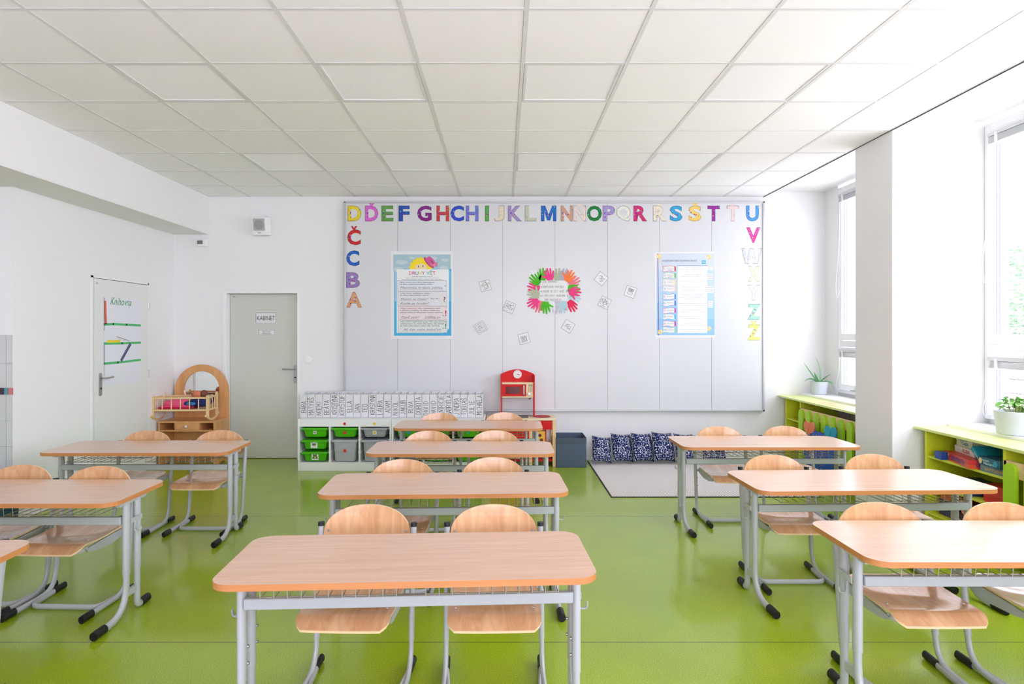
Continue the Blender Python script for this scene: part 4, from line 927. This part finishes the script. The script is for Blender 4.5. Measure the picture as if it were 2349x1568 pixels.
f0 = fm.build('file', mat(222, 223, 224, .6), None); fmesh = f0.data; bpy.data.objects.remove(f0)
XF0 = (688 - 1154) * 6.70 / F
for i, nme in enumerate(names):
    x = XF0 + i * .0818; t = thing('magazine_file', 'white upright magazine file with handwritten spine, %s in the row' % ord_[i], 'magazine file', (x, 6.70, .5455), 0, 'magazine files on the storage units')
    o = bpy.data.objects.new('box', fmesh); COL.objects.link(o); o.parent = t
    q = MB(); n_ = len(nme); hh = .055; adv = min(1.0, .225 / (n_ * hh * .45 * 1.35))
    hand_text(q, nme, lambda u, v, w: (u, -w, v), .067, .018 + random.uniform(0, .008) + (.03 if n_ < 5 else .006), .052, M_MARK, .0008, .0038, rot=R(90), adv=adv * .98, jit=.7, wid=.46)
    q.build('spine_lettering', None, t)
q = MB(); q.box(XF0 + 1 * .0818 - .0022, XF0 + 1 * .0818 - .0002, 6.699, 6.94, .5455, .75, mat(170, 40, 60)) ; props(q.build('folder'), 'thin red folder standing between the second files from left', 'folder')

# ================================================================ play kitchen
RED = mat(208, 8, 12, .5, spec=.3); RD2 = mat(170, 10, 20, .45)
t = thing('play_kitchen', 'red wooden toy kitchen with microwave and clock', 'toy kitchen', (.196, 6.76, 0))
X0, X1 = -.375, .375
for x, y in ((X0, 0), (X1 - .035, 0), (X0, .24), (X1 - .035, .24), (.085, 0)): MB().box(x, x + .035, y, y + .035, 0, .505).build('leg', M_PINE, t, bevel=.003)
q = MB(); q.prism([(X0, 0), (X1, 0), (X1, .29), (X0, .29)], lambda u, v, w: (u, v - .01, w), .505, .525); q.build('worktop', mat(232, 214, 178, .4), t, bevel=.004)
MB().box(.115, .335, .003, .015, .405, .5).build('sink_panel', RED, t)
q = MB(); q.lathe([(.085, 0), (.095, .004), (.088, .006), (.075, -.003), (.05, -.012), (.001, -.014)], (.235, .14, .5255), 30); q.build('sink_bowl', RD2, t, smooth=True)
MB().box(X0 + .03, .09, .003, .015, .08, .5).build('oven_door', RED, t, bevel=.003)
MB().box(X0, X1, .036, .239, .055, .075).build('bottom_shelf', RED, t)
MB().box(.12, X1 - .035, .01, .27, .22, .235).build('middle_shelf', M_PINE, t)
MB().box(X0 + .03, X1 - .03, .268, .274, .08, .5).build('back_panel', M_WHITE, t)
MB().box(-.23, .08, .05, .24, .525, .529, mat(60, 52, 50, .25)).build('hob', None, t)
hx0, hx1 = -.223, .155
q = MB(); q.box(hx0, hx0 + .014, .14, .275, .525, .985).box(hx1 - .014, hx1, .14, .275, .525, .985)
arc = [(hx0, .90)] + [(hx0 + (hx1 - hx0) * i / 12, .985 + .055 * math.sin(math.pi * i / 12) ** .9) for i in range(13)] + [(hx1, .90)]
q.prism(arc, XZ, .262, .276); q.build('hutch', RED, t, bevel=.002)
MB().box(hx0 + .014, hx1 - .014, .155, .275, .885, .90).box(hx0 + .014, hx1 - .014, .155, .275, .735, .745).build('hutch_shelf', mat(234, 212, 168, .4), t)
m_ = MB().box(hx0 + .016, hx1 - .016, .165, .265, .746, .884, mat(234, 214, 168, .4)).build('microwave', None, t)
q = MB().box(hx0 + .018, .06, .157, .166, .75, .88, RED); q.box(hx0 + .058, .0, .1555, .158, .775, .855, mat(96, 16, 24, .15)); q.build('microwave_door', None, m_, bevel=.002)
q = MB(); q.sweep(fillet([(.033, .157, .762), (.033, .14, .765), (.033, .14, .868), (.033, .157, .872)], .006), .009, .005, side=(1, 0, 0), n=8); q.build('handle', M_CHROME, m_, smooth=True)
q = MB()
for i in range(3):
    for j in range(5): q.box(.085 + i * .017, .093 + i * .017, .1635, .1655, .80 + j * .014, .808 + j * .014, mat(120, 110, 96))
q.box(.082, .13, .1635, .1655, .868, .876, mat(120, 110, 96)); q.build('keypad', None, m_)
q = MB(); q.lathe([(.001, -.014), (.016, -.013), (.019, 0)], (.092, .165, .772), 18, axis='y'); q.build('dial', M_CHROME, m_, smooth=True)
q = MB(); fk = lambda u, v, w: (-.034 + u, .262 - w, .985 + v); q.prism(circ(0, 0, .047, 28), fk, 0, .006, M_PAPER)
for i in range(12): a = i * math.pi / 6; flat(q, circ(.038 * math.cos(a), .038 * math.sin(a), .0022, 6), fk, .0066, M_MARK)
stroke(q, [(-.006, .003), (.024, -.008)], fk, .006, RED, .0068); stroke(q, [(0, 0), (.012, -.002)], fk, .008, RED, .007); q.build('clock_face', None, t)
q = MB(); q.sweep([(.11, .2, .735), (.11, .2, .72), (.09, .18, .715)], .006); q.build('hook', M_CHROME, t)
t = thing('shape_sorter', 'yellow toy cube with round and square holes in toy kitchen', 'toy', (.196 + .205, 6.80, .2355)); q = MB().box(-.055, .055, 0, .1, 0, .145, mat(240, 190, 60, .45))
fk = lambda u, v, w: (u, -w, v); flat(q, circ(.0, .10, .018), fk, .001, mat(90, 30, 20)); flat(q, [(.0, .035), (.035, .035), (.035, .065), (0, .065)], fk, .001, mat(120, 60, 20)); flat(q, circ(-.04, .05, .013), fk, .001, mat(120, 60, 20)); q.box(.055, .072, .02, .1, 0, .165, mat(196, 30, 70)); q.build('cube', None, t, bevel=.004)

# ================================================================ play dresser, cradle, doll
t = thing('play_dresser', 'wooden toy dressing table with arched mirror in left corner', 'toy dresser', (-3.415, 6.74, 0))
RA = .307; q = MB(); zc = .785; out = [(-RA, 0), (RA, 0)] + [(RA * math.cos(R(a)), zc + RA * math.sin(R(a))) for a in range(0, 181, 10)]
yb_ = .34
outer = [(RA * math.cos(R(a)), zc + RA * math.sin(R(a))) for a in range(0, 181, 6)]
inn = [(.2 * math.cos(R(a)), zc + .03 + .2 * math.sin(R(a))) for a in range(0, 181, 6)]
n = len(outer)
for w0, fl in ((yb_, 0), (yb_ + .018, 1)):
    q.add([XZ(*p, w0) for p in outer] + [XZ(*p, w0) for p in inn], [((i, i + 1, n + i + 1, n + i) if fl else (n + i, n + i + 1, i + 1, i)) for i in range(n - 1)])
q.add([XZ(*p, yb_) for p in outer] + [XZ(*p, yb_ + .018) for p in outer], [(i, i + 1, n + i + 1, n + i) for i in range(n - 1)])
q.add([XZ(*p, yb_) for p in inn] + [XZ(*p, yb_ + .018) for p in inn], [(n + i, n + i + 1, i + 1, i) for i in range(n - 1)])
low = [(.2 * math.cos(R(a)), zc + .03 + .2 * math.sin(R(a))) for a in range(180, 361, 6)]
q.prism([(-RA, 0), (-RA, zc), (-.2, zc + .03)] + low[1:-1] + [(.2, zc + .03), (RA, zc), (RA, 0)], XZ, yb_, yb_ + .018)
q.build('arched_back', M_TOYWOOD, t)
q = MB(); q.prism(circ(0, zc + .03, .203, 40), XZ, yb_ + .012, yb_ + .016); q.build('mirror', mat(240, 242, 244, .02, metal=1), t)
q = MB(); q.box(-.31, .31, 0, yb_, .478, .497); q.build('tabletop', M_TOYWOOD, t, bevel=.003)
for s in (-1, 1):
    q = MB(); a = -.307 if s < 0 else .289
    q.prism([(.005, 0), (.10, 0), (.13, .03), (.2, .035), (.24, .03), (.27, 0), (yb_, 0), (yb_, .478), (.005, .478)], YZ, a, a + .018); q.build('side_panel', M_TOYWOOD, t)
MB().box(-.289, .289, .01, yb_, .385, .4).box(-.13, -.118, .005, yb_, .4, .478).box(.13, .142, .005, yb_, .4, .478).build('drawer_shelf', M_TOYWOOD, t)
o = MB().box(-.117, .129, .0, .2, .402, .477).build('drawer', M_TOYWOOD, t, bevel=.002); MB().ellipsoid((.0, -.012, .438), (.017, .014, .017)).build('knob', mat(210, 212, 214, .35), o, smooth=True)
MB().box(-.289, .289, .3, .315, .1, .385).build('back_rail', M_TOYWOOD, t)

t = thing('doll_cradle', 'pale wooden rocking doll cradle on top of the toy dresser', 'doll cradle', (-3.47, 6.83, .497), R(3))
def cyl(q, a, b_, r, m=None): q.sweep([a, b_], r, n=8, m=m)
LX, LY = .285, .12; zb, zt = .125, .255
for sx in (-1, 1):
    for sy in (-1, 1): MB().box(sx * LX - .013, sx * LX + .013, sy * LY - .013, sy * LY + .013, .045, .28 if sy < 0 else .30).build('post', M_PINE, t, bevel=.003)
q = MB()
for sy in (-1, 1): q.box(-LX, LX, sy * LY - .008, sy * LY + .008, zt - .012, zt + .008).box(-LX, LX, sy * LY - .008, sy * LY + .008, zb - .012, zb + .008)
for sx in (-1, 1): q.box(sx * LX - .008, sx * LX + .008, -LY, LY, zt - .008, zt + .01).box(sx * LX - .008, sx * LX + .008, -LY, LY, zb - .012, zb + .008)
q.build('rail', M_PINE, t, bevel=.002)
q = MB()
for sy in (-1, 1):
    for i in range(1, 6): x = -LX + i * 2 * LX / 6; cyl(q, (x, sy * LY, zb), (x, sy * LY, zt), .006)
for sx in (-1, 1):
    for i in range(1, 4): y = -LY + i * LY / 2; cyl(q, (sx * LX, y, zb), (sx * LX, y, zt), .006)
q.build('spindle', M_PINE, t)
MB().box(-LX, LX, -LY, LY, zb - .004, zb + .006).build('base_board', M_PINE, t)
for sx in (-1, 1):
    q = MB(); q.sweep([(sx * LX, -.17 + i * .034, .012 + .055 * ((i - 5) / 5) ** 2) for i in range(11)], .009, .012, side=(1, 0, 0), rect=True); q.build('rocker', M_PINE, t, bevel=.003)
t2 = thing('doll_blanket', 'crumpled pink blanket lying inside the doll cradle', 'blanket', (-3.47, 6.83, .631), R(3)); vs = []; n1, n2 = 24, 14
for i in range(n1 + 1):
    for j in range(n2 + 1):
        u, v = i / n1, j / n2; z = .045 + .03 * noise.noise(Vector((u * 5, v * 4, 1))) + .02 * noise.noise(Vector((u * 12, v * 9, 4))); vs.append((-.25 + u * .36, -.1 + v * .2, max(.004, z * min(1, 6 * min(u, 1 - u, v, 1 - v) + .2))))
q = MB().add(vs, [(i * (n2 + 1) + j, (i + 1) * (n2 + 1) + j, (i + 1) * (n2 + 1) + j + 1, i * (n2 + 1) + j + 1) for i in range(n1) for j in range(n2)], mat(232, 76, 128, .9))
q.ellipsoid((-.07, 0, .05), (.16, .085, .05), mat(240, 96, 140, .9)); q.box(-.24, .1, -.1, .1, .0, .02, mat(190, 20, 60, .9)); q.build('cloth', None, t2, smooth=True)
t2 = thing('doll', 'small doll in navy clothes lying in the cradle', 'doll', (-3.41, 6.83, .631), R(3))
MB().ellipsoid((.11, 0, .07), (.12, .07, .06), mat(36, 50, 110, .9)).ellipsoid((.0, -.05, .05), (.06, .03, .03), mat(30, 44, 100, .9)).ellipsoid((.04, -.09, .055), (.05, .012, .02), mat(60, 130, 190, .9)).build('clothes', None, t2, smooth=True)
sk = mat(214, 120, 84, .6); q = MB().ellipsoid((.075, -.02, .148), (.052, .045, .042), sk).ellipsoid((.03, -.045, .142), (.008, .01, .008), sk); q.ellipsoid((.036, -.055, .155), (.005, .005, .006), M_MARK).ellipsoid((.05, -.06, .128), (.01, .004, .003), mat(170, 50, 50)); q.build('head', None, t2, smooth=True)
MB().ellipsoid((.14, .0, .15), (.04, .05, .045), mat(120, 70, 50, .9)).build('hair', None, t2, smooth=True)

# ================================================================ desks
TZ = .63; TH = .022
def make_desk():
    t = thing('school_desk', '', 'desk')
    q = MB(); q.prism(rrect(-.65, .65, -.25, .25, .075, 8), XY, TZ - TH, TZ, M_TOP, M_EDGE); q.build('tabletop', None, t, bevel=.003)
    for s in (-1, 1):
        lg = MB(); x = s * .60
        lg.sweep([(x, -.06, .215), (x, -.06, TZ - TH)], .0165, .0235, n=16); lg.sweep([(x, .035, .215), (x, .035, TZ - TH)], .0165, .0235, n=16)
        lg.sweep(fillet([(x, -.06, .24), (x, -.06, .018), (x, -.245, .018)], [.15]), .0145, .0195, n=14)
        lg.sweep(fillet([(x, .035, .24), (x, .035, .019), (x, .075, .019)], [.035]), .0145, .0195, n=14); lg.box(x - .008, x + .008, -.06, .035, .10, .135); lg.box(x - .012, x + .012, -.13, .10, TZ - TH - .03, TZ - TH)
        lo = lg.build('leg', M_STEEL, t, smooth=True)
        for (y0, y1) in ((-.235, -.318), (.065, .135)):
            c = MB(); yy = [y0, y0 + (y1 - y0) * .25, y0 + (y1 - y0) * .5, y0 + (y1 - y0) * .75, y1]
            c.sweep([(x, yy[0], .020), (x, yy[1], .0205), (x, yy[3], .0215), (x, y1, .0205)], .019, .0215, n=14); c.build('foot_cap', M_BLACK, lo, smooth=True)
        for (y, z) in ((-.06, .27), (-.06, .33), (.035, .30), (.035, .36)): MB().lathe([(.001, -s * .021), (.006, -s * .021), (.0065, -s * .015)], (x, y + .012, z), 10, axis='x').build('bolt', M_CHROME, lo, smooth=True)
        h = MB(); xo = x + s * .018; h.box(min(xo, xo + s * .003), max(xo, xo + s * .003), -.052, .045, .475, .50); h.box(min(xo, xo + s * .004), max(xo, xo + s * .004), -.025, -.008, .44, .48)
        h.sweep(fillet([(xo + s * .002, -.016, .47), (xo + s * .002, -.016, .425), (xo + s * .03, -.016, .425), (xo + s * .032, -.016, .45)], .012), .008, .003, side=(0, 1, 0)); h.build('bag_hook', M_STEEL, lo, smooth=True)
    MB().box(-.586, .586, -.088, -.062, .475, .515).build('crossbar', M_BEAM, t, bevel=.004)
    for s in (-1, 1):
        x0, x1 = (-.50, -.04) if s < 0 else (.06, .52); q = MB(); n = 11; zt = TZ - TH - .001; zb = .549
        for i in range(n):
            x = x0 + (x1 - x0) * i / (n - 1); q.sweep([(x, -.175, zt), (x, -.17, zb), (x, .17, zb - .004), (x, .2, zt - .03)], .0017, n=5)
        for (y, z) in ((-.15, zb - .002), (.0, zb - .003), (.14, zb - .005), (.2, zt - .03)): q.sweep([(x0, y, z), (x1, y, z)], .002, n=5, side=(0, 0, 1))
        q.sweep(fillet([(x0 + .05, .21, zt), (x0 + .06, .212, .505), (x1 - .06, .212, .505), (x1 - .05, .21, zt)], .015), .0028, n=6, side=(0, 1, 0))
        q.build('wire_basket', M_WIRE, t)
    return t
def make_chair():
    t = thing('school_chair', '', 'chair')
    hw = .205
    for s in (-1, 1):
        x = s * hw; lg = MB()
        lg.sweep([(x, .0, .612), (x, -.03, .42), (x, -.062, .14)], .0125, .0175, n=14)
        lg.sweep(fillet([(x, -.058, .17), (x, -.075, .02), (x, -.36, .018)], [.105]), .0108, .0155, n=12)
        lo = lg.build('leg', M_STEEL, t, smooth=True)
        c = MB(); c.sweep([(x, -.345, .0195), (x, -.37, .0205), (x, -.41, .0205), (x, -.425, .019)], .015, .020, n=12); c.build('foot_cap', M_BLACK, lo, smooth=True)
        c = MB(); c.sweep([(x, -.001, .604), (x, .001, .617), (x, .0015, .621)], .0138, .0188, n=14); c.build('end_cap', M_BLACK, lo, smooth=True)
        for z in (.29, .23): MB().lathe([(.001, -s * .017), (.005, -s * .017), (.006, -s * .012)], (x, -.058 + (z - .14) * .1, z), 10, axis='x').build('bolt', M_CHROME, lo, smooth=True)
    q = MB(); q.sweep(fillet([(-hw + .002, -.035, .017), (-hw + .025, -.27, .016), (hw - .025, -.27, .016), (hw - .002, -.035, .017)], [.04, .04], 5), .015, .009, side=(0, 0, 1), n=10); q.build('floor_bar', M_STEEL, t, smooth=True)
    for s in (-1, 1): MB().sweep([(s * (hw - .004), -.085, .0185), (s * (hw - .002), -.04, .0195), (s * (hw - .001), .005, .0195)], .013, .0185, n=12).build('rear_foot_cap', M_BLACK, t, smooth=True)
    # seat frame
    q = MB()
    for s in (-1, 1): q.prism([(-.02, .366), (-.02, .330), (-.14, .310), (-.27, .316), (-.33, .328), (-.345, .346), (-.2, .358)], lambda u, v, w: (w, u, v), s * .168 - .005, s * .168 + .005, M_WHITE)
    q.sweep([(-.168, -.325, .345), (-.14, -.35, .332), (0, -.358, .328), (.14, -.35, .332), (.168, -.325, .345)], .010, .004, side=(0, 0, 1), n=8); q.sweep([(-hw, -.035, .35), (hw, -.035, .35)], .009, n=10, side=(0, 0, 1)); q.build('seat_frame', M_STEEL, t, bevel=.002)
    MB().lathe([(.008, -.004), (.009, .006)], (0, -.35, .322), 12).build('stop_pad', M_BLACK, t)
    # seat shell
    n1, n2 = 22, 26; vs = []; fs = []
    def outline(v): # half width at depth v (0 rear .. 1 front)
        w = .176 + .006 * math.sin(math.pi * v)
        if v > .92: w -= .026 * ((v - .92) / .08) ** 2.0
        if v < .12: w -= .05 * ((.12 - v) / .12) ** 2.2
        return w
    for side in (0, 1):
        for j in range(n2 + 1):
            v = j / n2; y = -.015 - .405 * v
            for i in range(n1 + 1):
                u = i / n1 * 2 - 1
                z = .377 + .004 * math.cos(v * 5) - .016 * math.exp(-((v - .36) / .24) ** 2) * (1 - (u) ** 2) ** 1 + .002 * u * u
                if v > .84: z -= .036 * ((v - .84) / .16) ** 1.5
                if v < .1: z += .006 * ((.1 - v) / .1)
                vs.append((outline(v) * u, y, z - (.009 if side else 0)))
    N1 = n1 + 1; B = N1 * (n2 + 1)
    for j in range(n2):
        for i in range(n1):
            a = j * N1 + i; fs.append((a + N1, a + N1 + 1, a + 1, a)); fs.append((B + a, B + a + 1, B + a + N1 + 1, B + a + N1))
    q = MB().add(vs, fs, M_SEAT); rim = []
    for j in range(n2): rim += [(j * N1, (j + 1) * N1), ((j + 1) * N1 + n1, j * N1 + n1)]
    for i in range(n1): rim += [(i + 1, i), (n2 * N1 + i, n2 * N1 + i + 1)]
    q.add(vs, [(b_, a, a + B, b_ + B) for a, b_ in rim], M_PLYEDGE)
    for s in (-1, 1):
        for y in (-.30, -.09): q.lathe([(.006, 0), (.0055, .0015), (.001, .0022)], (s * .152, y, .3785), 10, m=M_CHROME)
    q.build('seat', None, t, smooth=True)
    # backrest
    vs = []; n1, n2 = 22, 22; fs = []; zb, zt = .512, .69
    def bw(v):
        w = .191
        if v > .30: w = .191 * max(0, 1 - ((v - .30) / .70) ** 2.35) ** .44
        if v < .2: w -= .022 * ((.2 - v) / .2) ** 2
        return max(w, .02)
    for side in (0, 1):
        for j in range(n2 + 1):
            v = math.sin(math.pi / 2 * j / n2) ** 1.0
            for i in range(n1 + 1):
                u = i / n1 * 2 - 1; x = bw(v) * u
                top = zt - (zt - zb) * 0; z = zb + (zt - zb) * v
                y = -.012 + .028 * (1 - (x / .19) ** 2) + .014 * v ** 2
                vs.append((x, y + (.009 if side else 0), z))
    N1 = n1 + 1; B = N1 * (n2 + 1)
    for j in range(n2):
        for i in range(n1):
            a = j * N1 + i; fs.append((a, a + 1, a + N1 + 1, a + N1)); fs.append((B + a + N1, B + a + N1 + 1, B + a + 1, B + a))
    q = MB().add(vs, fs, M_PLY); rim = []
    for j in range(n2): rim += [(j * N1, (j + 1) * N1), ((j + 1) * N1 + n1, j * N1 + n1)]
    for i in range(n1): rim += [(i + 1, i), (n2 * N1 + i, n2 * N1 + i + 1)]
    q.add(vs, [(a, b_, b_ + B, a + B) for a, b_ in rim], M_PLYEDGE)
    for s in (-1, 1): q.lathe([(.006, 0), (.0055, -.002), (.001, -.003)], (s * .170, -.0075, .585), 10, axis='y', m=M_CHROME)
    q.build('backrest', None, t, smooth=True)
    return t
desks = [(-.335, 2.319, .050, 'nearest desk in the middle column, front centre of the picture'), (-.314, 3.436, .036, 'second desk from the camera in the middle column'), (-.296, 4.493, -.004, 'third desk from the camera in the middle column'), (-.304, 5.618, -.010, 'farthest desk in the middle column, before the white storage'),
         (1.95, 4.74, .004, 'farthest desk of the right column, before the cushions'), (1.978, 3.51, .034, 'middle desk of the right column, beside the board games'), (1.981, 2.495, .0, 'nearest desk of the right column, cut by the right edge'),
         (-2.555, 4.53, .008, 'farthest desk of the left column, before the toy dresser'), (-2.53, 3.262, .0, 'middle desk of the left column, cut by the left edge'), (-2.49, 2.211, .05, 'nearest desk of the left column, only a corner showing')]
proto = make_desk()
for i, (x, y, a, lb) in enumerate(desks):
    o = proto if i == 0 else copy_tree(proto); o.location = (x, y, 0); o.rotation_euler = (0, 0, a); props(o, 'beech topped school desk, ' + lb, 'desk', 'two-seat school desks')
chairs = [(843, 2.75, -.03, 'left chair behind the nearest middle desk'), (1133, 2.75, .02, 'right chair behind the nearest middle desk'), (924, 3.74, 0, 'left chair behind the second middle desk'), (1131, 3.80, 0, 'right chair behind the second middle desk'),
          (983, 4.83, 0, 'left chair behind the third middle desk'), (1136, 4.85, 0, 'right chair behind the third middle desk'), (1008, 5.93, 0, 'left chair behind the farthest middle desk'), (1157, 5.95, 0, 'right chair behind the farthest middle desk'),
          (337, 4.84, 0, 'left chair behind the farthest left column desk'), (504, 4.86, .0, 'right chair behind the farthest left column desk'), (46, 3.58, 0, 'left chair behind the middle left column desk, cut by edge'), (228, 3.55, -.04, 'right chair behind the middle left column desk'),
          (1650, 5.06, 0, 'left chair behind the farthest right column desk'), (1802, 5.08, 0, 'right chair behind the farthest right column desk'), (1774, 3.88, 0, 'left chair behind the middle right column desk'), (2005, 3.90, 0, 'right chair behind the middle right column desk'),
          (2018, 2.785, .0, 'left chair behind the nearest right column desk'), (2302, 2.785, .0, 'right chair behind the nearest right column desk, cut by edge'), (-107, 2.52, 0, 'chair tucked at the nearest left desk, only its post showing')]
cp = make_chair()
for i, (px, y, a, lb) in enumerate(chairs):
    o = cp if i == 0 else copy_tree(cp); o.location = ((px - 1154) * y / F, y, 0); o.rotation_euler = (0, 0, a); props(o, 'plywood school chair, ' + lb, 'chair', 'plywood school chairs')

# ================================================================ outside the windows
struct('ground', MB().box(3.9, 60, -40, 60, -.7, -.6).box(-40, 3.9, -40, -3.75, -.7, -.6), mat(232, 230, 224, .9))  # pale colour put in so it bounces neutral light onto the ceiling
q = MB(); random.seed(5)
for r_ in range(9):
    x_ = 6.0 + random.uniform(0, .3)
    yy = 6.0
    while yy < 16: 
        l = random.uniform(.25, .5); q.box(8.0 + random.uniform(-.02, .02), 8.35, yy + .008, yy + l - .008, -.6 + r_ * .22 + .006, -.6 + (r_ + 1) * .22 - .006); yy += l
props(q.build('stone_wall', mat(206, 190, 184, .9), None), 'pale stone garden wall outside the near window', 'wall')
q = MB(); 
for i in range(5200):
    c = Vector((9.8 + max(-1.2, min(1.2, random.gauss(0, .4))), 12.6 + random.uniform(-2.6, 3.0), 1.35 + random.uniform(-.1, 1.75)))
    s = .05; Mx = Matrix.Rotation(random.uniform(0, 6.3), 3, 'Z') @ Matrix.Rotation(random.uniform(0, 3), 3, 'X')
    q.add([c + Mx @ Vector(p) for p in ((-s, 0, 0), (0, s * .6, .01), (s, 0, 0), (0, -s * .6, .01))], [(0, 1, 2, 3)], mat(126, 160, 116, .7) if i % 2 else mat(104, 140, 100, .7))
t = thing('hedge', 'pale green hedge outside beyond the near window', 'hedge', (9.8, 12.6, -.6)); o = q.build('foliage', None, t); o.location = (-9.8, -12.6, .6); o['kind'] = 'stuff'
MB().box(-.15, .15, -2, 2, 0, 2.0).build('branches', mat(110, 96, 80, .9), t)
t = thing('building', 'pale building across the street outside the window', 'building', (22, 24, -.6)); MB().box(0, 6, -7, 9, 0, 9).build('wall', mat(226, 222, 214, .9), t)
q0 = None
for i in range(5):
    for j in range(3):
        if q0 is None: q0 = MB().box(-.06, .02, -.6, .6, 0, 1.5, mat(150, 165, 180, .2)).build('window', None, t); o = q0
        else: o = q0.copy(); COL.objects.link(o); o.parent = t
        o.location = (0, -5.5 + i * 2.9, 1.5 + j * 2.7)
